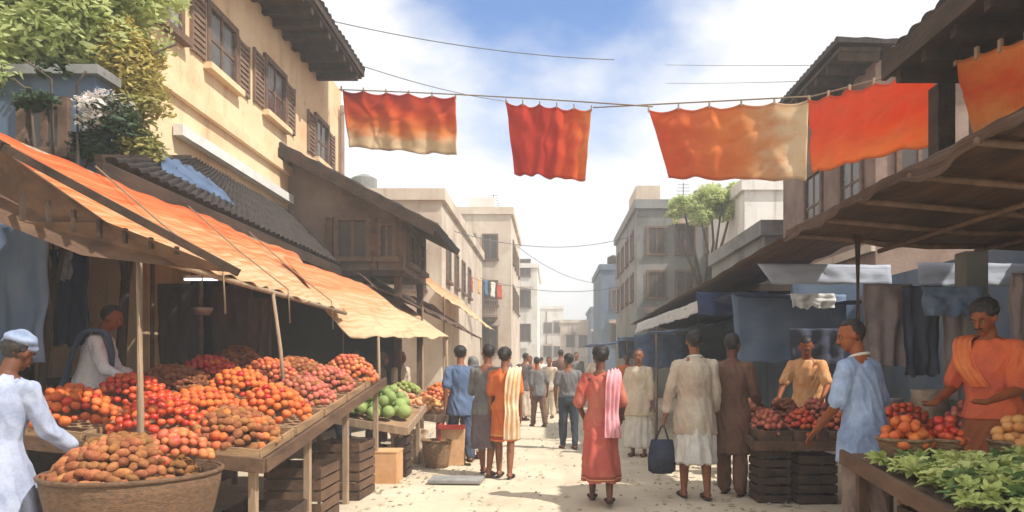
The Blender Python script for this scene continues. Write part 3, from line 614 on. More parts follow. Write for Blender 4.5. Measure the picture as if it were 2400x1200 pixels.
# ================================================================== BANNERS on ropes over the street
def ramp_cloth(name, stops, axis='v', rough=.85, trans=.45):
    m = mat(name, stops[0][1], stops[-1][1], rough=rough, uv=True, bump=.25, bscale=14, scale=3)
    t = m.node_tree; l = t.links; tc = [n for n in t.nodes if n.type == 'TEX_COORD'][0]
    sp = _n(t, 'ShaderNodeSeparateXYZ'); l.new(tc.outputs['UV'], sp.inputs[0])
    nz = _n(t, 'ShaderNodeTexNoise'); nz.inputs['Scale'].default_value = 5; nz.inputs['Detail'].default_value = 5; l.new(tc.outputs['UV'], nz.inputs[0])
    ma = _n(t, 'ShaderNodeMath', operation='MULTIPLY_ADD'); l.new(nz.outputs[0], ma.inputs[0]); ma.inputs[1].default_value = .5
    sb = _n(t, 'ShaderNodeMath', operation='SUBTRACT'); l.new(sp.outputs[0 if axis == 'u' else 1], sb.inputs[0]); sb.inputs[1].default_value = .25
    l.new(sb.outputs[0], ma.inputs[2])
    cr = _n(t, 'ShaderNodeValToRGB'); e = cr.color_ramp.elements
    e[0].position = stops[0][0]; e[0].color = (*stops[0][1], 1); e[1].position = stops[-1][0]; e[1].color = (*stops[-1][1], 1)
    for p, c in stops[1:-1]:
        q = e.new(p); q.color = (*c, 1)
    l.new(ma.outputs[0], cr.inputs[0])
    hm_ = _n(t, 'ShaderNodeMath', operation='PINGPONG'); hm_.inputs[1].default_value = .5; l.new(sp.outputs[1], hm_.inputs[0]); hr = _n(t, 'ShaderNodeMapRange'); hr.inputs[1].default_value = .035; hr.inputs[2].default_value = .045; hr.inputs[3].default_value = .7; hr.inputs[4].default_value = 0; l.new(hm_.outputs[0], hr.inputs[0])
    wv = _n(t, 'ShaderNodeTexNoise'); wv.inputs['Scale'].default_value = 7; wv.inputs['Detail'].default_value = 10; wv.inputs['Roughness'].default_value = .75; l.new(tc.outputs['UV'], wv.inputs[0]); wr = _n(t, 'ShaderNodeMapRange'); wr.inputs[1].default_value = .52; wr.inputs[2].default_value = .7; wr.inputs[4].default_value = .5; l.new(wv.outputs[0], wr.inputs[0])
    mxx = _n(t, 'ShaderNodeMath', operation='MAXIMUM'); l.new(hr.outputs[0], mxx.inputs[0]); l.new(wr.outputs[0], mxx.inputs[1])
    hmx = _n(t, 'ShaderNodeMix', data_type='RGBA', blend_type='MULTIPLY'); l.new(mxx.outputs[0], hmx.inputs[0]); l.new(cr.outputs[0], hmx.inputs[6]); hmx.inputs[7].default_value = (.72, .62, .6, 1)
    class _c: outputs = [hmx.outputs[2]]
    cr = _c
    b = t.nodes['Principled BSDF']; l.new(cr.outputs[0], b.inputs['Base Color'])
    tr = _n(t, 'ShaderNodeBsdfTranslucent'); l.new(cr.outputs[0], tr.inputs[0]); ms = _n(t, 'ShaderNodeMixShader'); ms.inputs[0].default_value = trans
    l.new(b.outputs[0], ms.inputs[1]); l.new(tr.outputs[0], ms.inputs[2]); l.new(ms.outputs[0], t.nodes['Material Output'].inputs[0])
    return m
RED = C(206, 56, 32); ORR = C(228, 96, 36); ORG = C(236, 148, 70); CRM = C(236, 214, 176)
Mb1 = ramp_cloth('banner_red_cream', [(.0, RED), (.35, ORR), (.62, ORG), (.85, CRM)])
Mb2 = ramp_cloth('banner_red', [(.0, RED), (.55, RED), (.8, ORR), (1, ORG)], 'u')
Mb3 = ramp_cloth('banner_orange_cream', [(.0, ORR), (.55, ORG), (.72, C(226, 168, 112)), (.9, CRM)], 'u')
Mb4 = ramp_cloth('banner_orange', [(.0, ORR), (.5, ORR), (1, ORG)])
Mb5 = ramp_cloth('banner_light_orange', [(.0, ORG), (.4, ORR), (.7, ORG), (1, C(222, 168, 116))])
def banner(label, cs, m, seed, q=1.0):
    mb = cloth_patch(*cs, nu=80, nv=44, sag=0, rip=.026 * q, ripn=4.5, seed=seed, edge=.07 * q, scal=.06 * q, crease=.022 * q)
    o = single(mb, 'cloth_banner', m, label, 'banner', 'orange cloths hung across the street', smooth=True)
    a, b = Vector(cs[0]), Vector(cs[1]); W_ = o.matrix_basis
    for i in range(6):
        p = a.lerp(b, i / 5) - o.location; MB().box(p.x - .012, p.x + .012, p.y - .02, p.y + .02, p.z - .05, p.z + .05).build('peg', M_post, o, local=True)
    return o
banner('red cloth fading to cream at its foot, hung beside the ochre house', (at(800, 208, 15.2), at(1068, 226, 14.5), at(1072, 364, 14.5), at(818, 345, 15)), Mb1, 1)
banner('deep red nearly square cloth hanging alone over mid street', (at(1186, 238, 13.6), at(1386, 254, 13.2), at(1372, 424, 13.2), at(1205, 408, 13.5)), Mb2, 2)
banner('widest orange cloth turning cream on its right, above the roof garden', (at(1520, 256, 12.4), at(1895, 232, 11.4), at(1890, 424, 11.4), at(1568, 418, 12.3)), Mb3, 3)
banner('plain bright orange cloth sloping up under the dark tiled roof at right', (at(1897, 232, 10.9), at(2186, 156, 7.9), at(2180, 336, 7.9), at(1900, 408, 10.9)), Mb4, 4)
banner('light orange cloth hanging below the black eave at the right edge', (at(2240, 140, 6.3), at(2560, 40, 4.6), at(2560, 300, 4.6), at(2282, 330, 6.2)), Mb5, 5, q=.35)
def cable(pts, label, r=.008, m=None, sag=.25, cat='cable', name='overhead_cable', group=None):
    a, b = map(Vector, pts); P = []
    for i in range(25):
        t = i / 24; p = a.lerp(b, t); p.z -= sag * 4 * t * (1 - t); P.append(p)
    mb = MB().tube(P, r, 6); return single(mb, name, m or M_rope, label, cat, group, smooth=True)
cable((at(795, 210, 15.3), at(1530, 250, 12.4)), 'hemp rope carrying the red cloths across from the ochre house', .012, M_hrope, sag=-.03, cat='rope', name='hemp_rope')
cable((at(1390, 252, 13.1), at(1900, 226, 11.2)), 'hemp rope carrying the widest orange cloth', .012, M_hrope, sag=.0, cat='rope', name='hemp_rope')
cable((at(1895, 228, 11.2), at(2200, 150, 7.8)), 'hemp rope carrying the plain bright orange cloth', .012, M_hrope, sag=.0, cat='rope', name='hemp_rope')
cable(((-3.3, 25, 5.9), (3.4, 30, 6.6)), 'sagging cable crossing the street before the grey four square building', .014, sag=.5)
cable(((-3.2, 33, 5.2), (3.3, 35, 5.0)), 'lower cable crossing the street beyond the cream row house', .014, sag=.4)
cable(((-1.95, 38, 7.6), (3.3, 46.5, 6.4)), 'far cable crossing between the beige building and the blue grey house', .016, sag=.5)
for k, (x_, y_, z_, lab) in enumerate([(-3.0, 38.2, 8.71, 'thin roof antenna on the beige building'), (5.5, 30, 7.3, 'thin roof antenna on the grey four square building'), (7.2, 24, 6.7, 'thin roof antenna on the narrow cream house')]):
    an = MB().cyl((x_, y_, z_), (x_, y_, z_ + 1.5), .02, n=6)
    for q in range(5): an.cyl((x_ - .35 + q * .03, y_, z_ + .9 + q * .13), (x_ + .35 - q * .03, y_, z_ + .9 + q * .13), .011, n=5)
    single(an, 'roof_antenna', M_rope, lab, 'antenna')
lc = [C(200, 90, 70), C(226, 220, 206), C(90, 120, 160), C(220, 180, 110)]
cable(((-1.85, 30.5, 4.6), (-3.25, 27.0, 4.7)), 'washing line along the front of the cream row house', .01, sag=.1, name='washing_line')
for q in range(5):
    a = Vector((-1.85, 30.5, 4.58)).lerp(Vector((-3.25, 27.0, 4.68)), .12 + q * .17); b = a.lerp(Vector((-3.25, 27.0, 4.68)), .13)
    single(cloth_patch(a, b, b - Vector((0, 0, .6)), a - Vector((0, 0, .62)), nu=8, nv=8, rip=.02, ripn=2, sag=0, seed=q), 'laundry', mat('laundry_%s' % ['red', 'white', 'blue', 'yellow'][q % 4], lc[q % 4], bump=.1, uv=True), ['red', 'white', 'blue', 'yellow', 'second red'][q] + ' piece of laundry on the line by the cream row house', 'laundry', smooth=True)
cable((at(835, 150, 15.4), at(1190, 238, 22)), 'thin wire dropping from the tip of the ochre house eave', .010, sag=.1)
cable((at(760, 45, 14), at(1440, 140, 16)), 'upper thin wire crossing the blue gap in the sky', .009, sag=.15)
cable((at(1560, 152, 22), at(2010, 152, 14)), 'thin wire running level to the peak of the grey shop house roof', .007, sag=.02)
cable((at(1560, 195, 24), at(1900, 190, 14)), 'lower level wire reaching the eave of the grey shop house', .007, sag=.02)

# ================================================================== STALLS
def S(x, y): return .76 + .13 * (y - 5) + .10 * (-2 - x)
def sloped_stall(label, x0, x1, y0, y1, Sf, m=M_brown, legm=M_post, skirt=None, group=None, legs=None, name='market_stall', em=None):
    t = empty(name, ((x0 + x1) / 2, (y0 + y1) / 2, 0), label, 'stall', group)
    mb = MB(); q = [(x0, y0), (x1, y0), (x1, y1), (x0, y1)]
    mb.raw([(x, y, Sf(x, y) - .05) for x, y in q] + [(x, y, Sf(x, y) - .01) for x, y in q], [(3, 2, 1, 0), (4, 5, 6, 7), (0, 1, 5, 4), (1, 2, 6, 5), (2, 3, 7, 6), (3, 0, 4, 7)])
    mb.build('table_top', m, t)
    ed = MB(); e = .03
    def bd(a, b):
        ed.beam((a[0], a[1], Sf(*a) - .03), (b[0], b[1], Sf(*b) - .03), .03, .10)
    bd((x0 - .016, y0 - .02), (x1 + .016, y0 - .02)); bd((x1 + .016, y0), (x1 + .016, y1)); bd((x0 - .016, y0), (x0 - .016, y1))
    ed.build('edge_board', em or legm, t, bevel=.004)
    for (lx, ly) in legs or [(x0 + .08, y0 + .08), (x1 - .08, y0 + .08), (x0 + .08, y1 - .08), (x1 - .08, y1 - .08)]:
        MB().box(lx - .028, lx + .028, ly - .028, ly + .028, 0, Sf(lx, ly) - .06).build('leg', legm, t, bevel=.005)
    return t
# produce prototypes
def fruit_mesh(kind, r):
    mb = MB(); rnd = random.Random(hash(kind) % 100 if False else len(kind) * 7 + int(r * 1000))
    rs = []; nn = 10
    el = {'potato': 1.25, 'ginger': 1.7, 'mango': 1.3, 'date': 1.7, 'aubergine': 2.0, 'onion': .95, 'tomato': .86, 'cauliflower': .8}.get(kind, .95)
    for j in range(9):
        t = -math.pi / 2 + math.pi * (j + .3) / 8.6; z = math.sin(t) * r * el; c = math.cos(t) * r
        if kind in ('tomato', 'apple', 'orange') and j > 6: z -= r * .10 * (j - 6)
        if kind == 'aubergine': c *= (1.1 - .3 * math.sin(t))
        rs.append(((0, 0, z), (c, 0, 0), (0, c, 0)))
    mb.loft(rs, nn)
    vs = []
    for v in mb.v:
        v = Vector(v); k = 1 + (.14 if kind in ('potato', 'date', 'cauliflower', 'ginger') else .05) * noise.noise(v / r * 1.3 + Vector((len(kind), r * 100, 0))); vs.append(tuple(v * k))
    mb.v = vs
    me = bpy.data.meshes.new(kind); me.from_pydata(mb.v, [], mb.f); me.update()
    for p in me.polygons: p.use_smooth = True
    return me
FM = {
 'tomato': mat('tomato_skin', C(200, 56, 32), C(214, 92, 46), rough=.35, scale=3, bump=0, rnd=.22, spec=.5),
 'orange': mat('orange_peel', C(216, 118, 58), C(198, 88, 42), rough=.5, scale=8, bump=.2, bscale=120, rnd=.15),
 'onion': mat('onion_skin', C(176, 84, 70), C(200, 120, 96), rough=.5, scale=6, bump=.1, rnd=.22),
 'potato': mat('potato_skin', C(168, 108, 64), C(134, 78, 44), rough=.9, scale=14, bump=.3, rnd=.22),
 'mango': mat('mango_skin', C(226, 168, 104), C(214, 140, 74), rough=.5, scale=6, bump=0, rnd=.16),
 'apple': mat('apple_skin', C(186, 70, 58), C(214, 140, 84), rough=.4, scale=7, bump=0, rnd=.2),
 'date': mat('date_skin', C(134, 74, 40), C(104, 58, 34), rough=.5, scale=7, bump=.2, rnd=.2),
 'lime': mat('lime_skin', C(166, 172, 92), C(130, 142, 70), rough=.5, scale=7, bump=0, rnd=.2),
 'peach': mat('peach_skin', C(228, 168, 130), C(206, 112, 84), rough=.7, scale=7, bump=0, rnd=.2),
 'ginger': mat('ginger_skin', C(172, 112, 70), C(136, 78, 46), rough=.9, scale=20, bump=.4, rnd=.3),
 'cabbage': mat('cabbage_leafy', C(150, 166, 96), C(120, 142, 78), rough=.6, scale=5, bump=.3, rnd=.25),
 'aubergine': mat('aubergine_skin', (.04, .02, .05), rough=.3, bump=0, rnd=.2),
}
RR = {'potato': .034, 'ginger': .030, 'mango': .037, 'tomato': .032, 'orange': .035, 'date': .027, 'onion': .032, 'apple': .033, 'lime': .035, 'peach': .036, 'aubergine': .036}
PROTO = {}; KN = {}; BULK = {}; LIMIT = {'tomato': 215, 'apple': 200, 'onion': 170, 'orange': 230, 'peach': 200, 'date': 230, 'mango': 250}
def produce(kind, loc, r, label, group, rnd):
    key = (kind, r)
    if key not in PROTO:
        me = fruit_mesh(kind, r); me.materials.append(FM[kind]); PROTO[key] = me
    rot = (rnd.uniform(-.7, .7), rnd.uniform(-.7, .7), rnd.uniform(0, 6.28))
    if kind in ('potato', 'date', 'mango', 'aubergine', 'ginger'): rot = (R(90) + rnd.uniform(-.4, .4), rnd.uniform(-.4, .4), rnd.uniform(0, 6.28))
    sc = rnd.uniform(.78, 1.16); KN[kind] = KN.get(kind, 0) + 1
    if KN[kind] > LIMIT.get(kind, 280) and not label.startswith('RIGHT'):
        from mathutils import Euler
        M_ = Matrix.Translation(Vector(loc)) @ Euler(rot).to_matrix().to_4x4() @ Matrix.Scale(sc, 4)
        BULK.setdefault(kind, MB()).raw([M_ @ v.co for v in PROTO[key].vertices], [tuple(p.vertices) for p in PROTO[key].polygons]); return
    o = bpy.data.objects.new(kind, PROTO[key]); COL.objects.link(o); o.location = loc; o.rotation_euler = rot; o.scale = (sc, sc, sc)
    tag(o, label.replace('RIGHT ', ''), kind, group.replace('RIGHT ', '')); return o
COUNT = {}
def heap(kind, cx, cy, zf, rx, ry, h, r, label, group, seed=0, layers=2, power=1.6, mix=None):
    """hex packed mound over an elliptical / rectangular footprint, resting on zf(x,y)"""
    rnd = random.Random(seed); step = r * 1.86
    ny = int(ry * 2 / (step * .87)) + 1; nx = int(rx * 2 / step) + 1
    for l in range(layers):
        for j in range(ny):
            for i in range(nx):
                x = -rx + (i + .5 * (j % 2) + .25) * step; y = -ry + (j + .3) * step * .87
                d = (abs(x / rx) ** power + abs(y / ry) ** power)
                if d > 1.02: continue
                top = h * (1 - d)
                z = top - l * r * 1.6
                if l and z < -r * .3: continue
                X = cx + x + rnd.uniform(-.16, .16) * r; Y = cy + y + rnd.uniform(-.16, .16) * r
                if l: X += step * .5
                zz = zf(X, Y) + r + max(z, 0) + rnd.uniform(-.25, .45) * r
                if mix and rnd.random() < mix[1]: produce(mix[0], (X, Y, zz), RR[mix[0]], mix[2], mix[2], rnd); COUNT[mix[0]] = COUNT.get(mix[0], 0) + 1
                else: produce(kind, (X, Y, zz), r, label, group, rnd); COUNT[kind] = COUNT.get(kind, 0) + 1
def tray(cx, cy, zf, rx, ry, label, h=.10, m=M_crate, group='shallow wooden produce trays'):
    t = empty('produce_tray', (cx, cy, zf(cx, cy)), label, 'tray', group); mb = MB(); W_ = .016
    q = lambda x, y, dz: Vector((cx + x, cy + y, zf(cx + x, cy + y) + dz))
    mb.raw([q(-rx, -ry, .003), q(rx, -ry, .003), q(rx, ry, .003), q(-rx, ry, .003), q(-rx, -ry, .014), q(rx, -ry, .014), q(rx, ry, .014), q(-rx, ry, .014)],
           [(3, 2, 1, 0), (4, 5, 6, 7), (0, 1, 5, 4), (1, 2, 6, 5), (2, 3, 7, 6), (3, 0, 4, 7)])
    mb.build('base', m, t); sd = MB()
    for a, b in (((-rx, -ry), (rx, -ry)), ((rx, -ry + .01), (rx, ry - .01)), ((rx, ry), (-rx, ry)), ((-rx, ry - .01), (-rx, -ry + .01))):
        sd.beam(q(*a, h / 2 + .004), q(*b, h / 2 + .004), W_, h)
    sd.build('side_board', m, t, bevel=.003); return t
def mound(name, kind, cx, cy, zf, rx, ry, h, m, label, cat, seed=0, group=None):
    mb = MB(); rs = []; K = 12
    vs = []; fs = []; nn = 30
    for j in range(K + 1):
        t = j / K
        for i in range(nn):
            a = 2 * math.pi * i / nn; rr = t * (1 + .1 * noise.noise(Vector((math.cos(a) * 1.5, math.sin(a) * 1.5, seed))))
            x = cx + rx * rr * math.cos(a); y = cy + ry * rr * math.sin(a)
            vs.append((x, y, zf(x, y) + .004 + h * (1 - t) ** .9 * (1 + .12 * noise.noise(Vector((x * 9, y * 9, seed)))) - (.0 if t < 1 else .0)))
    for j in range(K):
        for i in range(nn):
            k = (i + 1) % nn; fs.append((j * nn + i, (j + 1) * nn + i, (j + 1) * nn + k, j * nn + k))
    fs.append(tuple(reversed([K * nn + i for i in range(nn)])))
    mb.raw(vs, fs); return single(mb, name, m, label, cat, group, smooth=True)
def basket(loc, r, h, label, m=None, group=None, name='wicker_basket', cat='basket'):
    m = m or mat('wicker', (.34, .20, .10), (.15, .085, .045), rough=.8, scale=24, stretch=(1, 1, 2.5), bump=.6, bscale=60)
    t = empty(name, loc, label, cat, group); x, y, z = loc; rs = []
    prof = [(.0, .78), (.2, .84), (.5, .92), (.8, .98), (1.0, 1.0)]
    o = [((x, y, z + h * a), (r * b, 0, 0), (0, r * b, 0)) for a, b in prof]; i_ = [((x, y, z + h * a), (r * b * .94, 0, 0), (0, r * b * .94, 0)) for a, b in reversed(prof[1:])]
    MB().loft(o + i_ + [((x, y, z + .03), (r * .6, 0, 0), (0, r * .6, 0))], 24).build('body', m, t, smooth=True)
    rim = []
    mb = MB()
    for k in range(24):
        a = 2 * math.pi * k / 24; b = 2 * math.pi * (k + 1) / 24
        mb.cap((x + r * math.cos(a), y + r * math.sin(a), z + h), (x + r * math.cos(b), y + r * math.sin(b), z + h), .014, .014, 6)
    mb.build('rim', m, t, smooth=True); return t
def slat_crate(loc, sx, sy, sz, label, m=M_crate, rz=0, group=None):
    t = empty('slatted_crate', loc, label, 'crate', group, rz); sl = MB(); n = max(2, int(sz / .09)); hgap = sz / n
    for k in range(n):
        z0 = k * hgap + .01; z1 = (k + 1) * hgap - .012
        sl.box(-sx / 2, sx / 2, -sy / 2, -sy / 2 + .012, z0, z1).box(-sx / 2, sx / 2, sy / 2 - .012, sy / 2, z0, z1)
        sl.box(-sx / 2, -sx / 2 + .012, -sy / 2 + .0125, sy / 2 - .0125, z0, z1).box(sx / 2 - .012, sx / 2, -sy / 2 + .0125, sy / 2 - .0125, z0, z1)
    sl.build('slats', m, t, local=True)
    k = .022
    for a in (-1, 1):
        for b in (-1, 1):
            X = a * (sx / 2 - .0125 - k / 2); Y_ = b * (sy / 2 - .0125 - k / 2); MB().box(X - k / 2, X + k / 2, Y_ - k / 2, Y_ + k / 2, 0, sz).build('corner_post', m, t, local=True)
    MB().box(-sx / 2 + .013, sx / 2 - .013, -sy / 2 + .013, sy / 2 - .013, .012, .024).build('base', m, t, local=True)
    return t
def sack(loc, r, h, label, m, group=None, seed=0, name='grain_sack'):
    x, y, z = loc; t = empty(name, loc, label, 'sack', group); rs = []
    for k, (a, b) in enumerate([(0, .80), (.06, .95), (.25, 1.05), (.5, 1.0), (.75, .9), (.88, .78), (.93, .80), (1.0, .84), (.99, .74), (.9, .70)]):
        rs.append(((x, y, z + h * a), (r * b, 0, 0), (0, r * b * .9, 0)))
    mb = MB().loft(rs, 22); mb.v = [tuple(Vector(v) * 1 + Vector((1, 1, 0)) * .03 * noise.noise(Vector(v) * 6 + Vector((seed, 0, 0)))) for v in mb.v]
    mb.build('sack_body', m, t, smooth=True); return t
M_burlap = mat('burlap', (.42, .33, .24), (.28, .21, .15), rough=.95, scale=9, bump=.5, bscale=90)
M_plast = mat('grey_sackcloth', (.34, .32, .31), (.2, .17, .16), rough=.8, scale=7, bump=.4)

sloped_stall('long sloping fruit stall with pale front legs, heaped with tomatoes and oranges at left', -3.85, -1.98, 5.0, 8.65, S, M_brown,
             legs=[(-2.08, 5.08), (-2.06, 6.15), (-2.06, 7.3), (-2.06, 8.55), (-3.7, 5.08), (-3.2, 5.08), (-3.7, 8.5)], em=M_brown)
# trays: (kind, cx, cy, rx, ry, h, r, words)
rows = [5.34, 6.06, 6.78, 7.50, 8.22]; cols = [-4.13, -3.52, -2.91, -2.30]
PL = {
 (0, 0): ('potato', 'brown potatoes beside the man in the pale kurta'), (0, 1): ('orange', 'oranges at the near front of the left stall'),
 (0, 2): ('tomato', 'red tomatoes in the near tray of the left stall'), (0, 3): ('ginger', 'sandy ginger roots at the near street corner of the left stall'),
 (1, 0): ('potato', 'potatoes in front of the white shirted vendor'), (1, 1): ('tomato', 'scarlet tomatoes in the second row of the left stall'),
 (1, 2): ('orange', 'oranges in the second row of the left stall'), (1, 3): ('orange', 'oranges on the street side of the second row'),
 (2, 0): ('date', 'dark dates behind the potatoes of the left stall'), (2, 1): ('date', 'brown dates beside the scarlet tomatoes'),
 (2, 2): ('orange', 'bright oranges in the middle of the left stall'), (2, 3): ('onion', 'red onions on the street side of the left stall'),
 (3, 0): ('potato', 'potatoes in the fourth row of the left stall'), (3, 1): ('tomato', 'red tomatoes at the back middle of the left stall'),
 (3, 2): ('apple', 'red apples behind the bright oranges'), (3, 3): ('onion', 'purple onions near the awning pole'),
 (4, 0): ('potato', 'potatoes in the darkest back corner of the left stall'), (4, 1): ('date', 'dates in the last row of the left stall'),
 (4, 2): ('ginger', 'golden ginger roots in the last row of the left stall'), (4, 3): ('apple', 'rosy apples at the far street corner of the left stall'),
}

ordn = ['nearest', 'second', 'third', 'fourth', 'fifth']; colw = ['shop side', 'inner middle', 'outer middle', 'street side']
for (j, i), (kind, wd) in PL.items():
    if i == 0: continue
    cx, cy = cols[i], rows[j]
    tray(cx, cy, S, .29, .34, 'shallow tray holding the ' + wd, h=.07)
    MX = {'potato': 'tomato', 'mango': 'orange', 'tomato': 'orange', 'orange': 'tomato', 'date': 'potato', 'onion': 'potato', 'apple': 'orange', 'ginger': 'orange'}[kind]
    rj = random.Random(j * 5 + i)
    heap(kind, cx + rj.uniform(-.03, .03), cy, lambda x, y: S(x, y) + .02, .29, .34, rj.uniform(.13, .24), RR[kind], 'one of the ' + wd, 'heap of ' + wd, seed=j * 7 + i, layers=1, power=2.3,
         mix=(MX, .13, 'stray ' + MX + ' among the ' + wd))
# stacked sacks and back shelf behind fruit stall
for k, (px, py, Y, r, lab) in enumerate([(180, 925, 8.0, .34, 'brown sack standing behind the white shirted vendor'), (350, 880, 8.4, .30, 'pinkish pale sack behind the scarlet tomatoes'), (120, 905, 6.6, .26, 'low dark sack between the kurta man and the vendor')]):
    p = at(px, py, Y); sack((p.x, p.y, .36), r, .9 if k < 2 else .62, lab, [M_brown, mat('pinkish_sackcloth', (.42, .30, .26), (.3, .2, .17), rough=.9, scale=8, bump=.4), M_dcrate][k], seed=k)
pl = MB().box(-5.6, -3.95, 5.8, 9.0, .0, .36); single(pl, 'vendor_platform', M_brown, 'raised timber platform the left vendor stands on', 'platform')
# under the left stall
slat_crate((-1.86, 4.72, 0), .34, .34, .5, 'tan slatted crate right of the huge wicker basket', M_crate, .1) if False else None
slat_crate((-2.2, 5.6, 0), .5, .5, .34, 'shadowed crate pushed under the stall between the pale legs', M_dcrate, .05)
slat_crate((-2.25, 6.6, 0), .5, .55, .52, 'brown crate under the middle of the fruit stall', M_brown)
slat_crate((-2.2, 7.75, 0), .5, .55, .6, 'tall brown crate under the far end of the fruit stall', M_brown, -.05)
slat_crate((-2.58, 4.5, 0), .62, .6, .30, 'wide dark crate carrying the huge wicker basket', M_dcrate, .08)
basket((-2.58, 4.5, .302), .5, .46, 'huge round wicker basket of brown roots at the lower left corner', m=mat('wicker_dark', (.20, .11, .06), (.10, .06, .035), rough=.8, scale=24, stretch=(1, 1, 2.5), bump=.6, bscale=60))
heap('ginger', -2.63, 4.47, lambda x, y: .70, .40, .41, .25, .030, 'small brown root heaped in the huge wicker basket', 'brown roots in the huge basket', seed=91, layers=1, power=2, mix=('tomato', .0, ''))
heap('apple', -2.38, 4.60, lambda x, y: .80, .20, .25, .16, .033, 'small red apple spilled over the right half of the huge wicker basket', 'apples on the huge basket', seed=92, layers=1, power=2)
# tan cloth bundles hung in left shop etc.
def hanging(label, px, py0, py1, Y, w, m, cat='cloth', name='hanging_cloth', seed=0, group=None, px2=None):
    a = at(px - w / 2, py0, Y); b = at(px + w / 2, py0, Y); c = at((px2 or px) + w * .46, py1, Y); d = at((px2 or px) - w * .46, py1, Y)
    return single(cloth_patch(a, b, c, d, nu=16, nv=20, sag=0, rip=.025, ripn=3, seed=seed, edge=.05, thick=.012), name, m, label, cat, group, smooth=True)
M_hb = mat('hung_brown', (.14, .085, .06), (.08, .05, .04), rough=.9, uv=True, scale=4, bump=.3)
M_hg = mat('hung_grey', (.10, .09, .10), (.06, .055, .06), rough=.9, uv=True, scale=4, bump=.3)
M_ht = mat('hung_taupe', (.34, .27, .26), (.22, .18, .18), rough=.9, uv=True, scale=3, bump=.3)
M_hk = mat('hung_black', (.07, .08, .115), (.05, .055, .08), rough=.9, uv=True, scale=3, bump=.3)
M_hn = mat('hung_slate_blue', (.10, .15, .24), (.17, .22, .30), rough=.9, uv=True, scale=1.8, bump=.35)
M_hv = mat('hung_navy', (.025, .05, .16), (.04, .06, .12), rough=.9, uv=True, scale=3, bump=.35)
hanging('large slate blue drape hung at the far left edge of the shop', 20, 520, 850, 5.6, 190, M_hn, seed=1)
hanging('deep navy drape hanging beside the slate blue one', 165, 585, 810, 7.4, 90, M_hv, seed=2)
hanging('small pale blue rag tied over the navy drape', 152, 590, 655, 7.3, 34, M_pblue, seed=3, cat='rag')
hanging('grey cloth hanging deep in the fruit shop behind the pale pole', 425, 665, 860, 8.7, 110, M_hg, seed=4)
hanging('brown cloth hanging in the middle of the fruit shop', 545, 670, 880, 8.9, 100, M_hb, seed=5)
hanging('second brown cloth hanging next to the awning pole in the fruit shop', 610, 700, 860, 8.7, 60, M_hb, seed=6)
for px, lab in ((357, 'leftmost thin pole inside the fruit shop'), (470, 'thin pole beside the hanging lamp in the fruit shop')):
    a = at(px, 880, 8.2); single(MB().cyl((a.x, a.y, 0), (a.x, a.y, 3.2), .022, n=10), 'thin_pole', M_frame, lab, 'pole', smooth=True)
a = at(432, 655, 7.6); b = at(510, 655, 7.9)
t = empty('tube_lamp', a.lerp(b, .5), 'short white tube lamp under the roof of the fruit shop', 'lamp')
MB().beam(a + Vector((0, 0, .03)), b + Vector((0, 0, .03)), .05, .03).build('fitting', M_white, t)
MB().cyl(a, b, .014, n=10).build('tube', mat('tube_glow', (.9, .92, .95), bump=0, emit=1.2), t, smooth=True)
a = at(474, 700, 7.2); t = empty('hanging_scale', a, 'small tin weighing pan hanging from the fruit shop roof', 'scale')
MB().cyl(a + Vector((0, 0, .6)), a + Vector((0, 0, .0)), .006, n=6).build('hook_rod', M_rope, t); MB().loft([(a + Vector((0, 0, -.16)), (.07, 0, 0), (0, .07, 0)), (a + Vector((0, 0, -.1)), (.1, 0, 0), (0, .1, 0)), (a + Vector((0, 0, -.09)), (.1, 0, 0), (0, .1, 0)), (a + Vector((0, 0, -.14)), (.06, 0, 0), (0, .06, 0))], 16).build('pan', M_metal, t, smooth=True)

# --- green vegetable stall, left middle
S2 = lambda x, y: .60 + .16 * (y - 8.9) + .16 * (-1.75 - x)
sloped_stall('green vegetable stall standing beyond the big fruit stall on the left', -2.95, -1.78, 8.95, 10.25, S2, M_crate, M_post)
heap('cabbage', -2.38, 9.34, lambda x, y: S2(x, y), .52, .37, .34, .088, 'round pale green cabbage heaped on the vegetable stall', 'cabbages on the left vegetable stall', seed=3, layers=2)
heap('cabbage', -2.42, 9.9, S2, .5, .22, .2, .088, 'round pale green cabbage heaped on the vegetable stall', 'cabbages on the left vegetable stall', seed=8, layers=1)
heap('peach', -1.93, 10.08, S2, .12, .12, .10, .045, 'small peach behind the cabbages on the vegetable stall', 'peaches on the left vegetable stall', seed=4, layers=1)
S3 = lambda x, y: .62 + .14 * (y - 10.4) + .12 * (-1.5 - x)
sloped_stall('third stall down the left side heaped with mixed red and pale fruit', -2.6, -1.55, 10.45, 12.3, S3, M_crate, M_post)
for k, (kd, cx, cy, lab) in enumerate([('mango', -1.85, 10.8, 'pale mango on the third left stall'), ('apple', -1.8, 11.5, 'red apple on the third left stall'), ('peach', -2.3, 11.0, 'rosy peach on the third left stall'), ('lime', -2.35, 11.8, 'lime on the third left stall'), ('orange', -1.8, 12.05, 'orange at the far edge of the third left stall')]):
    heap(kd, cx, cy, S3, .24, .28, .12, .045, lab, lab + 's', seed=20 + k, layers=1)
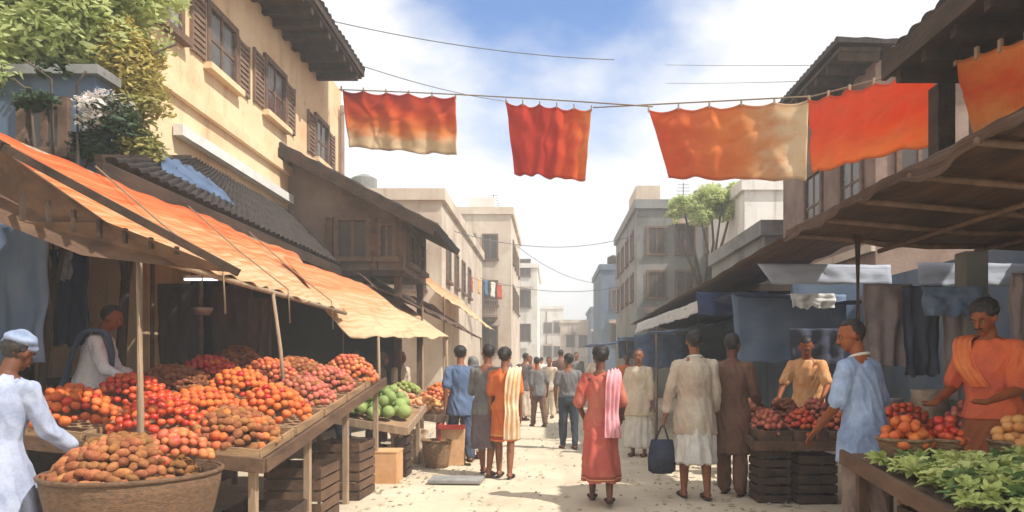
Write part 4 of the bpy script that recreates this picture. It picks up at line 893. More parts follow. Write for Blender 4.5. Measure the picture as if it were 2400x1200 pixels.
# boxes under/around these stalls
t = empty('carton_box', (-2.0, 8.62, 0), 'tan cardboard carton on the ground before the vegetable stall', 'box')
MB().box(-2.2, -1.80, 8.50, 8.86, .0, .36).build('carton', mat('cardboard', C(216, 168, 122), C(196, 146, 100), rough=.9, scale=4, bump=.15), t, bevel=.006)
MB().box(-2.205, -1.795, 8.495, 8.865, .361, .385).build('lid', mat('cardboard', None), t, bevel=.004)
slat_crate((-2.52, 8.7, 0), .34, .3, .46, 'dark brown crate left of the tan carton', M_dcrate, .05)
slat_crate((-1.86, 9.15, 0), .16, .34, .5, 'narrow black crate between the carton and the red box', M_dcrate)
basket((-1.55, 9.9, 0), .2, .36, 'small round basket standing in front of the third left stall')
t = empty('red_box', (-1.35, 10.2, 0), 'red framed cream box on the ground by the blue shirted walker', 'box')
MB().box(-1.52, -1.2, 10.05, 10.4, .0, .5).build('panel', mat('cream_panel', C(224, 178, 132), bump=.1), t); MB().box(-1.56, -1.521, 10.03, 10.42, 0, .56).box(-1.56, -1.18, 10.0, 10.049, .501, .56).build('red_frame', mat('red_paint', C(178, 62, 50), bump=.1), t)
hanging('cream cloth draped over the front of the third left stall', 960, 1005, 1085, 10.2, 90, mat('cream_drape', C(222, 200, 170), C(190, 150, 120), uv=True, scale=5, bump=.2), seed=31)

# --- right tomato stall (B)
S4 = lambda x, y: .62 + .15 * (y - 7.35) + .0 * x
sloped_stall('dark boarded tomato stall between the brown robed man and the blue shirted man', 2.08, 3.2, 7.35, 8.55, S4, M_dcrate, M_brown)
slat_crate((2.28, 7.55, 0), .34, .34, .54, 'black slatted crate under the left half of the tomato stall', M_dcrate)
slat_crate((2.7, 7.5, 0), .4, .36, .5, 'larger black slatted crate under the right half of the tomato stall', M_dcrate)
for k, (kd, cx, cy, lab) in enumerate([('onion', 2.3, 7.66, 'red onion in the near left tray of the tomato stall'), ('tomato', 2.66, 7.66, 'ripe tomato in the near middle tray of the right stall'), ('apple', 3.01, 7.66, 'dull red apple in the near right tray of the tomato stall'),
        ('peach', 2.3, 8.22, 'peach in the back left tray of the tomato stall'), ('date', 2.66, 8.22, 'brown date in the back middle tray of the tomato stall'), ('onion', 3.01, 8.22, 'small onion in the back right tray of the tomato stall')]):
    tray(cx, cy, S4, .168, .26, ['near left', 'near middle', 'near right', 'back left', 'back middle', 'back right'][k] + ' tray of ' + ['red onions', 'ripe tomatoes', 'dull red apples', 'peaches', 'brown dates', 'small onions'][k] + ' on the right tomato stall', m=M_brown)
    heap(kd, cx, cy, lambda x, y: S4(x, y) + .02, .165, .26, .19, .032, 'RIGHT ' + lab, lab.replace(' in the', 's in the', 1), seed=40 + k, layers=1, power=2.2)
# --- near right greens stall (A)
S5 = lambda x, y: .66 + .10 * (y - 3.4) 
sloped_stall('near right stall piled with leafy greens at the lower right corner', 2.02, 4.3, 3.55, 5.0, S5, M_brown, M_brown, legs=[(2.1, 3.65), (2.1, 4.9), (4.2, 3.65), (4.2, 4.9)])
slat_crate((2.4, 4.2, 0), .5, .6, .56, 'dark crate tucked under the leafy greens stall', M_dcrate)
def bunch_mesh(seed):
    rnd = random.Random(seed); mb = MB()
    for k in range(26):
        a = rnd.uniform(0, 6.28); tilt = rnd.uniform(.2, 1.35); L_ = rnd.uniform(.05, .13); wd = rnd.uniform(.012, .034)
        d = Vector((math.cos(a) * math.sin(tilt), math.sin(a) * math.sin(tilt), math.cos(tilt))); s = Vector((-math.sin(a), math.cos(a), 0)); up = s.cross(d)
        P = []; fs = []
        for j in range(6):
            t = j / 5; c = d * L_ * t - Vector((0, 0, 1)) * .05 * t * t; ww = wd * math.sin(math.pi * min(t * .9 + .1, 1)) ** .7
            for q in (-1, -.4, 0, .4, 1): P.append(c + s * ww * q + up * (abs(q) * .012 + noise.noise(Vector((t * 4, q * 3, k + seed))) * .014))
        for j in range(5):
            for q in range(4): fs.append((j * 5 + q, j * 5 + q + 1, j * 5 + q + 6, j * 5 + q + 5))
        mb.raw(P, fs)
    me = bpy.data.meshes.new('greens'); me.from_pydata(mb.v, [], mb.f); me.update()
    for p in me.polygons: p.use_smooth = True
    return me
GM = [mat('greens_light', C(226, 230, 158), C(204, 214, 130), rough=.5, scale=14, bump=.2, trans=.3, rnd=.15), mat('greens_mid', C(200, 208, 126), C(172, 186, 104), rough=.5, scale=14, bump=.2, trans=.3, rnd=.15), mat('greens_dark', C(128, 156, 86), C(98, 128, 72), rough=.5, scale=14, bump=.2, trans=.3, rnd=.15)]
GW = ['pale yellow green', 'mid green', 'dark green']
gme = []
for k in range(9):
    me = bunch_mesh(k); me.materials.append(GM[k % 3]); gme.append(me)
rnd = random.Random(5); cnt = 0
for j in range(11):
    for i in range(17):
        x = 2.12 + i * .125 + (j % 2) * .06; y = 3.66 + j * .095
        if y > 4.65 or x > 4.2: continue
        k = rnd.choice([0, 0, 1, 1, 1, 2, 3, 4, 6, 7, 8, 5]); hmp = .10 * math.exp(-((x - 3.1) / .8) ** 2) * math.sin((y - 3.5) / 1.2 * 3.1)
        o = bpy.data.objects.new('greens_bunch', gme[k]); COL.objects.link(o)
        o.location = (x + rnd.uniform(-.03, .03), y + rnd.uniform(-.03, .03), S5(x, y) + .02 + hmp + rnd.uniform(0, .02)); o.rotation_euler = (rnd.uniform(-.3, .3), rnd.uniform(-.3, .3), rnd.uniform(0, 6.3))
        s = rnd.uniform(.85, 1.15); o.scale = (s, s, s)
        tag(o, GW[k % 3] + ' bunch of leafy greens piled on the near right stall', 'greens', GW[k % 3] + ' leafy bunches on the near right stall'); cnt += 1
mb_ = MB().box(2.06, 4.28, 3.6, 4.62, 0, .0)
for k, (px, py, Y, r, kd, lab) in enumerate([(2120, 1050, 4.86, .17, 'orange', 'orange in the basket beside the blue shirted man'), (2215, 1045, 4.84, .12, 'tomato', 'tomato in the small basket left of the orange robed vendor'), (2385, 1060, 4.78, .17, 'mango', 'pale mango in the basket at the right picture edge')]):
    X = (px - CX) / F * Y; z = S5(X, Y)
    basket((X, Y, z), r, .12, 'wicker basket holding the ' + lab.replace(' in the', 's in the', 1).replace('mangos', 'mangoes').replace('tomatos', 'tomatoes').split(' in the')[0] + (' beside the blue shirted man', ' left of the orange robed vendor', ' at the right edge')[k])
    heap(kd, X, Y, lambda x, y: z + .06, r * .9, r * .9, .16, .036, 'RIGHT ' + lab, 'fruit: ' + lab, seed=60 + k, layers=2, power=2)
# bench with sacks behind
bn = MB().box(2.9, 4.2, 6.5, 7.1, .55, .6)
t = empty('low_bench', (3.5, 6.8, 0), 'low bench carrying the grey sacks between the two right vendors', 'bench'); bn.build('seat', M_brown, t)
for x, y in ((2.95, 6.55), (4.15, 6.55), (2.95, 7.05), (4.15, 7.05)): MB().box(x - .03, x + .03, y - .03, y + .03, 0, .549).build('leg', M_brown, t)
for k, (x, y, r, h, lab) in enumerate([(3.12, 6.7, .17, .5, 'leftmost grey sack on the low bench'), (3.5, 6.72, .18, .58, 'tall middle grey sack on the low bench'), (3.9, 6.74, .19, .48, 'right hand sack on the low bench')]):
    sack((x, y, .602), r, h, lab, [M_plast, M_burlap, M_plast][k], seed=k + 9)
S6 = lambda x, y: .74 + .2 * (y - 5.9)
sloped_stall('low stall of tomatoes and onions between the sky blue shirt and the orange tunic', 2.72, 4.0, 5.92, 6.42, S6, M_brown, M_brown)
heap('tomato', 3.02, 6.17, S6, .28, .24, .24, .032, 'RIGHT tomato on the low stall between the two right vendors', 'RIGHT tomatoes on the low right stall', seed=101, layers=1, power=2)
heap('onion', 3.6, 6.17, S6, .3, .24, .26, .032, 'RIGHT onion on the low stall by the orange robed vendor', 'RIGHT onions on the low right stall', seed=102, layers=1, power=2)
basket((2.95, 5.62, .62), .2, .14, 'shallow basket of grey garlic between the right vendors'); basket
for k in range(1): pass
heap('aubergine', 2.95, 5.62, lambda x, y: .7, .17, .17, .08, .035, 'dark aubergine in the shallow basket between the right vendors', 'aubergines in the shallow basket', seed=70, layers=1)
slat_crate((2.95, 5.62, 0), .36, .36, .615, 'pine crate lifting the shallow aubergine basket', M_crate)
# right shop hangings
hanging('faded blue cloth sheet hanging below the far blue tarpaulin', 1545, 785, 862, 14.5, 120, mat('sheet_blue', C(104, 124, 156), C(84, 102, 130), uv=True, scale=4, bump=.2, trans=.3), seed=61)
hanging('second bluish sheet hanging far down by the pale blue robed man', 1478, 790, 840, 20.0, 60, mat('sheet_blue', None), seed=62)
hanging('long navy cloth strip under the start of the narrow brown awning', 1715, 684, 738, 11.0, 170, M_hv, seed=63)
hanging('taupe cloth hanging left of the dark slate drape in the right shop', 2080, 665, 860, 7.3, 120, M_ht, seed=41)
hanging('dark slate drape hanging in the middle of the right shop', 2160, 670, 880, 7.1, 90, M_hk, seed=42)
hanging('taupe drape hanging behind the orange robed vendor', 2262, 690, 960, 7.0, 110, M_ht, seed=43)
hanging('slate blue strip of cloth above the orange robed vendor', 2235, 672, 740, 6.6, 150, M_hn, seed=44)
hanging('plain slate blue tarpaulin sheet filling the shade behind the tomato stall', 1850, 690, 850, 9.8, 270, M_hn, seed=45)
hanging('black cloth hanging behind the yellow shirted vendor', 1915, 770, 880, 9.2, 130, M_hk, seed=46)
hanging('short white cloth folded over the rail at right', 1905, 688, 722, 8.4, 105, M_wcan, seed=48)
pq = MB().box(3.98, 4.20, 6.95, 7.15, 0, 2.5); single(pq, 'masonry_pillar', M_grey, 'grey green masonry pillar at the right behind the orange robed vendor', 'pillar', bevel=.01)
hanging('pale blue grey awning side cloth at the right picture edge', 2400, 640, 860, 6.3, 70, M_ht, seed=49)

for kd, mb in BULK.items():
    tag(mb.build(kd + '_pile', FM[kd], smooth=True), 'mass of the smaller ' + kd + 's in the back of the heaps on the stalls', kd + ' pile', kind='stuff')
# ================================================================== PEOPLE
def bake(mb, name, voxel, m, parent, smooth_it=3, fold=None):
    """union of closed pieces -> one continuous smooth surface (voxel remesh), then cloth folds"""
    o = mb.build('tmp', m, local=True)
    r = o.modifiers.new('r', 'REMESH'); r.mode = 'VOXEL'; r.voxel_size = voxel; r.use_smooth_shade = True
    if smooth_it:
        s = o.modifiers.new('s', 'SMOOTH'); s.factor = .5; s.iterations = smooth_it
    dg = bpy.context.evaluated_depsgraph_get(); dg.update()
    me = bpy.data.meshes.new_from_object(o.evaluated_get(dg)); old = o.data
    bpy.data.objects.remove(o); bpy.data.meshes.remove(old)
    if fold:
        nr = [v.normal.copy() for v in me.vertices]
        for v, n in zip(me.vertices, nr): v.co += n * fold(v.co)
        me.update()
    for p in me.polygons: p.use_smooth = True
    me.name = name
    if not me.materials: me.materials.append(m)
    b = bpy.data.objects.new(name, me); COL.objects.link(b); b.parent = parent; return b
def skinm(k):
    return mat('skin_' + k, {'brown': C(146, 94, 66), 'dark': C(112, 68, 46), 'warm': C(150, 84, 46)}[k], {'brown': C(128, 78, 54), 'dark': C(96, 58, 40), 'warm': C(126, 68, 38)}[k], rough=.55, scale=6, bump=.08)
M_hair = mat('black_hair', (.018, .014, .013), (.03, .024, .022), rough=.5, scale=30, stretch=(1, 1, .2), bump=.3)
M_eye = mat('eye_dark', (.02, .015, .012), rough=.2, bump=0); M_eyew = mat('eye_white', (.38, .34, .30), rough=.3, bump=0); M_lip = mat('lips', C(128, 66, 58), rough=.5, bump=0)
M_sandal = mat('sandal_leather', (.06, .04, .03), rough=.6, bump=.1)
def CM(name, c, c2=None, border=None, **k):
    new = 'cloth_' + name not in MATS; m = CM0(name, c, c2, **k)
    if new:
        t = m.node_tree; l = t.links; b = t.nodes['Principled BSDF']; src = b.inputs['Base Color'].links[0].from_socket; tc = [n for n in t.nodes if n.type == 'TEX_COORD'][0]
        for st, sc, lo_, hi_, dk, kk in (((1, 1, .35), 9, .52, .7, .82, .35), ((1, 1, 1), 55, .5, .62, .84, .5)):
            mp_ = _n(t, 'ShaderNodeMapping'); mp_.inputs['Scale'].default_value = st; l.new(tc.outputs['Object'], mp_.inputs[0])
            n_ = _n(t, 'ShaderNodeTexNoise'); n_.inputs['Scale'].default_value = sc; n_.inputs['Detail'].default_value = 5; l.new(mp_.outputs[0], n_.inputs[0])
            r_ = _n(t, 'ShaderNodeMapRange'); r_.inputs[1].default_value = lo_; r_.inputs[2].default_value = hi_; r_.inputs[4].default_value = kk; l.new(n_.outputs[0], r_.inputs[0])
            m_ = _n(t, 'ShaderNodeMix', data_type='RGBA', blend_type='MULTIPLY'); l.new(r_.outputs[0], m_.inputs[0]); l.new(src, m_.inputs[6]); m_.inputs[7].default_value = (dk, dk * .95, dk * .95, 1); src = m_.outputs[2]
        if border:
            sp_ = _n(t, 'ShaderNodeSeparateXYZ'); l.new(tc.outputs['Object'], sp_.inputs[0])
            for z0, z1, col in border:
                a_ = _n(t, 'ShaderNodeMath', operation='GREATER_THAN'); a_.inputs[1].default_value = z0; b_ = _n(t, 'ShaderNodeMath', operation='LESS_THAN'); b_.inputs[1].default_value = z1
                l.new(sp_.outputs[2], a_.inputs[0]); l.new(sp_.outputs[2], b_.inputs[0]); c_ = _n(t, 'ShaderNodeMath', operation='MULTIPLY'); l.new(a_.outputs[0], c_.inputs[0]); l.new(b_.outputs[0], c_.inputs[1])
                m_ = _n(t, 'ShaderNodeMix', data_type='RGBA'); l.new(c_.outputs[0], m_.inputs[0]); l.new(src, m_.inputs[6]); m_.inputs[7].default_value = (*col, 1); src = m_.outputs[2]
        l.new(src, b.inputs['Base Color'])
    return m
def CM0(name, c, c2=None, **k): return mat('cloth_' + name, c, c2, rough=.9, scale=k.pop('scale', 5), bump=.22, bscale=13, **k)

def person(label, pos, yaw, H=1.7, skin='brown', lean=0, side=0, legs=((0, 0), (0, 0)), armL=None, armR=None, head=(0, 0), top=None, bottom=None,
           hair='short', vox=.012, bulk=1.0, extra=(), group=None, seed=0, feet=True, mous=False, wst=0):
    """local frame: faces +Y, x>0 is the figure's right... arms given as (upper dir, fore dir). lean/head angles in degrees."""
    root = empty('person', pos, label, 'person', group, yaw); k = H / 1.72; sk = skinm(skin); V = lambda *a: Vector(a) * k
    rnd = random.Random(seed)
    ML = Matrix.Rotation(R(-lean), 3, 'X') @ Matrix.Rotation(R(side), 3, 'Y'); piv = V(0, 0, .95)
    up = lambda p: piv + ML @ (Vector(p) * k - piv)
    hips = V(0, 0, .93); b = MB(); arms = {}; J = {}
    # torso
    def ring(p, rx, ry, tilt=True):
        M_ = ML if tilt else Matrix.Identity(3)
        return ((up(p) if tilt else Vector(p) * k), M_ @ Vector((rx * k * bulk, 0, 0)), M_ @ Vector((0, ry * k * bulk, 0)))
    TR = [((0, 0, .86), .135, .10), ((0, 0, .93), .16, .115), ((0, .005, 1.04), .135, .10), ((0, .01, 1.14), .14, .105), ((0, .01, 1.27), .165, .112), ((0, 0, 1.36), .155, .10), ((0, -.01, 1.41), .115, .078), ((0, -.01, 1.455), .07, .06)]
    b.loft([ring(*t, tilt=t[0][2] > .95) for t in TR], 20)
    # neck + head
    HM = ML @ Matrix.Rotation(R(head[1]), 3, 'Z') @ Matrix.Rotation(R(-head[0]), 3, 'X')
    nb = up((0, -.01, 1.42)); hb = up((0, .01, 1.51)); hc = hb + HM @ V(0, .012, .105)
    b.cap(nb, hb + HM @ V(0, 0, .03), .056 * k, .052 * k, 12)
    b.ell(hc + HM @ V(0, -.008, .018), .076 * k, .094 * k, .092 * k, 16, 11, HM)
    b.ell(hc + HM @ V(0, .022, -.045), .058 * k, .070 * k, .068 * k, 14, 9, HM)
    b.ell(hc + HM @ V(0, .062, -.092), .026 * k, .022 * k, .02 * k, 10, 7, HM)
    b.cap(hc + HM @ V(0, .088, .008), hc + HM @ V(0, .108, -.032), .010 * k, .015 * k, 8)
    b.ell(hc + HM @ V(0, .086, .022), .05 * k, .012 * k, .010 * k, 10, 6, HM)
    b.ell(hc + HM @ V(0, .088, -.062), .022 * k, .012 * k, .010 * k, 8, 6, HM)
    for s in (-1, 1): b.ell(hc + HM @ V(.078 * s, -.005, -.012), .012 * k, .022 * k, .032 * k, 8, 7, HM)
    # arms
    def vec(t): return ML @ Vector(t).normalized()
    for s, A in ((-1, armL), (1, armR)):
        if A is None: A = ((.14 * s, .02, -1), (.04 * s, .18, -1))
        sh = up((.168 * s * bulk, 0, 1.365)); el = sh + vec(A[0]) * .285 * k; wr = el + vec(A[1]) * .255 * k
        b.cap(up((.08 * s, 0, 1.37)), sh, .052 * k, .054 * k, 12); b.cap(sh, el, .052 * k, .038 * k, 12); b.cap(el, wr, .040 * k, .026 * k, 12)
        arms[s] = (sh, el, wr, vec(A[0]), vec(A[1]))
        # hand
        d = vec(A[1]); wdt = d.cross(Vector((0, 0, 1)) if abs(d.z) < .8 else Vector((0, 1, 0)))
        if abs(d.z) >= .8: wdt = Vector((0, 1, 0)) - d * d.y      # hanging hand: width runs front to back
        wdt.normalize(); pn = d.cross(wdt).normalized()
        if pn.x * s > 0: pn = -pn
        pc = wr + d * .05 * k
        b.loft([(wr - d * .01 * k, wdt * .026 * k, pn * .018 * k), (wr + d * .03 * k, wdt * .038 * k, pn * .017 * k), (wr + d * .075 * k, wdt * .042 * k, pn * .014 * k), (wr + d * .092 * k, wdt * .038 * k, pn * .011 * k)], 12)
        fr = .0088 * k if vox < .01 else max(.0092 * k, vox * .75)
        for q, (off, ln) in enumerate(((.031, .070), (.0105, .080), (-.0105, .074), (-.031, .058))):
            f0 = wr + d * .085 * k + wdt * off * k; sp = d + wdt * off * 2.2; f1 = f0 + (sp + pn * .28).normalized() * ln * .52 * k; f2 = f1 + (sp + pn * .85).normalized() * ln * .5 * k
            b.cap(f0, f1, fr, fr * .95, 8); b.cap(f1, f2, fr * .95, fr * .8, 8)
        t0 = wr + d * .025 * k + wdt * .030 * k; t1 = t0 + (d * .7 + wdt * .75 + pn * .25).normalized() * .042 * k; t2 = t1 + (d * .95 + wdt * .25 + pn * .35).normalized() * .032 * k
        b.cap(t0, t1, .012 * k, .0105 * k, 8); b.cap(t1, t2, .0105 * k, .009 * k, 8)
    # legs
    LG = {}
    for s, (th, kn) in ((-1, legs[0]), (1, legs[1])):
        hp = V(.088 * s * bulk, 0, .90); td = Vector((.02 * s, math.sin(R(th)), -math.cos(R(th)))); kp = hp + td * .43 * k
        a2 = R(th - kn); sd_ = Vector((0, math.sin(a2), -math.cos(a2))); ap = kp + sd_ * .40 * k
        b.cap(hp, kp, .083 * k * bulk, .052 * k, 14); b.cap(kp, kp.lerp(ap, .35), .052 * k, .054 * k, 12); b.cap(kp.lerp(ap, .35), ap, .054 * k, .034 * k, 12)
        LG[s] = (hp, kp, ap)
    lowest = min(LG[s][2].z for s in (-1, 1)); dz = .075 * k - lowest
    if feet:
        for s in (-1, 1):
            ap = LG[s][2]; fl = max(0, (ap.z - lowest)) ; t = Vector((.03 * s, 1, -fl * 2.2)).normalized()
            b.cap(ap + V(0, -.03, -.04), ap + t * .12 * k + V(0, 0, -.045), .032 * k, .03 * k, 10); b.cap(ap + t * .11 * k + V(0, 0, -.05), ap + t * .17 * k + V(0, 0, -.055), .03 * k, .022 * k, 10, flat=.8)
            MB().loft([(ap + V(0, -.075, -.073), V(.03, 0, 0), V(0, .012, 0)), (ap + V(0, -.075, -.085), V(.03, 0, 0), V(0, .012, 0))], 8)
    body = bake(b, 'body', vox, sk, root, 2)
    def shift(o): o.location.z += dz
    out = [body]
    hm = HM
    # face children
    if vox < .013:
        for s in (-1, 1):
            e = MB().ell(hc + hm @ V(.030 * s, .0835, .002), .0125 * k, .006 * k, .0065 * k, 10, 7, hm).build('eye', M_eyew, root, smooth=True, local=True)
            i = MB().ell(hc + hm @ V(.030 * s, .0885, .002), .006 * k, .003 * k, .006 * k, 8, 6, hm).build('iris', M_eye, e, smooth=True, local=True)
            br = MB().cap(hc + hm @ V(.016 * s, .095, .024), hc + hm @ V(.046 * s, .083, .024), .004 * k, .003 * k, 6).build('eyebrow', M_hair, root, smooth=True, local=True)
            out += [e, br]
        if mous: out.append(MB().cap(hc + hm @ V(-.026, .098, -.047), hc + hm @ V(0, .110, -.043), .005 * k, .009 * k, 6).cap(hc + hm @ V(.026, .098, -.047), hc + hm @ V(0, .110, -.043), .005 * k, .009 * k, 6).build('moustache', M_hair, root, smooth=True, local=True))
        lp = MB().ell(hc + hm @ V(0, .096, -.061), .021 * k, .006 * k, .0075 * k, 10, 6, hm).build('lips', M_lip, root, smooth=True, local=True); out.append(lp)
    # hair
    def hairm(mbh, nm='hair', m=M_hair): out.append(bake(mbh, nm, max(vox, .009), m, root, 2, fold=lambda c: .006 * noise.noise(c * 45) + .004 * noise.noise(c * 110)))
    if hair != 'none':
        h = MB(); 
        h.ell((0, 0, 0), .084 * k, .101 * k, .100 * k, 18, 13)
        vs = []
        for v in h.v:
            v = Vector(v)
            if v.y > .02 * k and v.z < .048 * k: v *= .72
            elif v.z < -.045 * k: v = Vector((v.x * .86, v.y * .95, v.z))
            vs.append(hc + hm @ (v + V(0, -.014, .022)))
        h.v = [tuple(v) for v in vs]
        if 'bun' in hair: h.ell(hc + hm @ V(0, -.115, .01), .052 * k, .045 * k, .05 * k, 12, 8, hm)
        if hair == 'long':
            h.tube([hc + hm @ V(0, -.07, .02), hc + hm @ V(0, -.105, -.07), up((0, -.11, 1.34)), up((0, -.12, 1.18)), up((0, -.12, 1.05))], [.07 * k, .06 * k, .045 * k, .034 * k, .014 * k], 10)
        if 'full' in hair: h.ell(hc + hm @ V(0, -.03, .045), .098 * k, .105 * k, .088 * k, 14, 9, hm)
        hairm(h)
    # garments
    def rings(zs, infl, folds=0):
        return [ring((0, 0, z), rx + infl, ry + infl, tilt=z > .95) for z, rx, ry in zs]
    def sleeve(mb, s, frac, infl):
        sh, el, wr, d0, d1 = arms[s]
        mb.cap(up((.06 * s, -.005, 1.385)), sh, (.046 + infl) * k, (.056 + infl * .6) * k, 14)
        if frac <= .5: e = sh.lerp(el, frac * 2); mb.cap(sh, e, (.062 + infl * .5) * k, (.062 + infl * .4) * k, 14)
        else:
            mb.cap(sh, el, (.062 + infl * .5) * k, (.053 + infl * .4) * k, 14); mb.cap(el, el.lerp(wr, (frac - .5) * 2), (.053 + infl * .4) * k, (.041 + infl * .5) * k, 14)
    def foldf(a, z0=2, pleat=0, n=11):
        def f(c):
            q = noise.noise(Vector((c.x * 7, c.y * 7, c.z * 3 + seed))) * a + noise.noise(Vector((c.x * 17, c.y * 17, c.z * 8 + seed))) * a * .5 + (1 - abs(noise.noise(Vector((c.x * 15 + c.z * 5, c.y * 15, c.z * 4.5 + seed)))) * 3.2) * a * .55
            if pleat:
                an = math.atan2(c.y, c.x); t = max(0, min(1, (.98 * k - c.z) / (.6 * k))); q += pleat * t * math.sin(an * n + 2 * noise.noise(c * 3))
            return q
        return f
    if top:
        m = top['m']; hem = top.get('hem', .86); fl = top.get('flare', .02); t = MB()
        zs = [(1.445, .075, .062), (1.42, .105, .078), (1.36, .162, .108), (1.27, .172, .125), (1.14, .16 - wst, .122), (1.04, .158 - wst * 1.3, .122), (.96, .178, .140)]
        z = .95
        while z > hem: 
            z = max(hem, z - .09); u = (.95 - z) / .5; zs.append((z, .188 + fl * u * 2, .150 + fl * u * 2))
        t.loft([ring((0, 0, z_), rx + .006, ry + .006, tilt=z_ > .95) for z_, rx, ry in reversed(zs)], 24)
        for s in (-1, 1): sleeve(t, s, top.get('sleeve', .35), .012)
        out.append(bake(t, top.get('name', 'shirt'), vox, m, root, 3, foldf(.012, pleat=top.get('pleat', 0))))
    if bottom:
        m = bottom['m']; ty = bottom['type']; t = MB()
        if ty == 'trousers':
            t.loft([ring((0, 0, z_), rx, ry, tilt=False) for z_, rx, ry in ((.80, .14, .12), (.88, .178, .135), (.98, .165, .125), (1.03, .155, .118))], 22)
            for s in (-1, 1):
                hp, kp, ap = LG[s]; e = bottom.get('len', .95)
                t.cap(hp, kp, .100 * k, .076 * k, 14); t.cap(kp, kp.lerp(ap, e), .076 * k, bottom.get('cuff', .064) * k, 14)
        else:
            hem = bottom.get('hem', .12); fl = bottom.get('flare', .06); rs = [(1.03, .150, .115), (.98, .165, .127), (.9, .181, .143)]; z = .9
            # skirt follows the stride: widen fore-aft to cover both feet
            dy = [LG[s][2].y for s in (-1, 1)]; cy = sum(dy) / 2; sp = abs(dy[0] - dy[1]) / 2
            L_ = []
            for z_, rx, ry in rs: L_.append(((0, 0, z_ * k), (rx * k * bulk, 0, 0), (0, ry * k * bulk, 0)))
            while z > hem + 1e-4:
                z = max(hem, z - .08); u = (.9 - z) / .8
                L_.append(((0, cy * u, z * k), ((.181 + fl * u) * k * bulk, 0, 0), (0, (.143 + fl * u * .7) * k * bulk + sp * u * .8, 0)))
            L_.append(((0, cy, (hem + .03) * k), (.06 * k, 0, 0), (0, .06 * k, 0)))
            nn = 36; L2 = list(reversed(L_[:-1])); t.loft(L2, nn)
        out.append(bake(t, bottom.get('name', ty), vox, m, root, 3, foldf(.012, pleat=bottom.get('pleat', .012 if ty != 'trousers' else 0), n=bottom.get('n', 11))))
    if feet:
        for s in (-1, 1):
            ap = LG[s][2]; t = Vector((.03 * s, 1, -max(0, ap.z - lowest) * 2.2)).normalized()
            q = MB(); a = ap + V(0, -.045, -.075); e = ap + t * .185 * k + V(0, 0, -.08)
            q.cap(a, e, .036 * k, .042 * k, 12, flat=.22); q.cap(ap + t * .09 * k + V(-.036, 0, -.05), ap + t * .09 * k + V(.036, 0, -.05), .026 * k, .026 * k, 8, flat=.9)
            out.append(q.build('sandal', M_sandal, root, smooth=True, local=True))
    for e in extra:
        ty = e['type']; m = e['m']
        if ty == 'sash':   # cloth over the shoulder: s = which shoulder
            s = e.get('s', 1); q = MB()
            P = [up((.0 * s, .14, 1.12)), up((.10 * s, .145, 1.28)), up((.145 * s, .08, 1.435)), up((.15 * s, -.03, 1.455)), up((.145 * s, -.13, 1.38)), up((.13 * s, -.165, 1.2)), up((.12 * s, -.175, 1.0))]
            for z_ in e.get('tail', (.85, .7)): P.append(V(.13 * s, -.215, z_))
            def cr_(t):
                i = min(int(t), len(P) - 2); f = t - i; p0, p1, p2, p3 = P[max(i - 1, 0)], P[i], P[i + 1], P[min(i + 2, len(P) - 1)]
                return .5 * ((2 * p1) + (p2 - p0) * f + (2 * p0 - 5 * p1 + 4 * p2 - p3) * f * f + (3 * p1 - p0 - 3 * p2 + p3) * f ** 3)
            nv_ = 48; nu_ = 18; vs = []; vb = []; fs = []; X_ = (ML @ Vector((1, .15 * s, 0))).normalized()
            for j in range(nv_ + 1):
                t_ = j / nv_ * (len(P) - 1); p = cr_(t_); dd = (cr_(min(t_ + .05, len(P) - 1.001)) - cr_(max(t_ - .05, 0))).normalized(); nn_ = X_.cross(dd).normalized() * (-1)
                wv = e.get('w', .075) * k * (.82 + .22 * j / nv_ + .08 * math.sin(j * .31))
                for i in range(nu_ + 1):
                    u_ = i / nu_ * 2 - 1; rp = .011 * k * math.sin(u_ * 11 + 1.5 * noise.noise(Vector((u_, t_ * .8, seed)))) + .014 * k * noise.noise(Vector((u_ * 2, t_ * 1.3, seed + 4)))
                    q_ = p + X_ * wv * u_ - nn_ * (.012 * k) * u_ * u_ + nn_ * (rp + .012 * k); vs.append(q_ + nn_ * .003); vb.append(q_ - nn_ * .003)
            W_ = nu_ + 1; m0 = len(vs)
            for j in range(nv_):
                for i in range(nu_):
                    a_ = j * W_ + i; fs.append((a_, a_ + 1, a_ + W_ + 1, a_ + W_)); fs.append((m0 + a_, m0 + a_ + W_, m0 + a_ + W_ + 1, m0 + a_ + 1))
            for j in range(nv_):
                for a_ in (j * W_, j * W_ + nu_): fs.append((a_, a_ + W_, m0 + a_ + W_, m0 + a_))
            for i in range(nu_):
                for a_ in (i, nv_ * W_ + i): fs.append((a_, a_ + 1, m0 + a_ + 1, m0 + a_))
            q.raw(vs + vb, fs); out.append(q.build(e.get('name', 'shawl'), m, root, smooth=True, local=True))
        if ty == 'turban':
            q = MB(); q.ell(hc + hm @ V(0, -.012, .06), .098 * k, .112 * k, .062 * k, 18, 9, hm); q.ell(hc + hm @ V(0, -.012, .095), .075 * k, .085 * k, .06 * k, 14, 8, hm)
            out.append(bake(q, e.get('name', 'turban'), vox, m, root, 2, lambda c: .006 * math.sin((c.z * 90 + c.x * 40))))
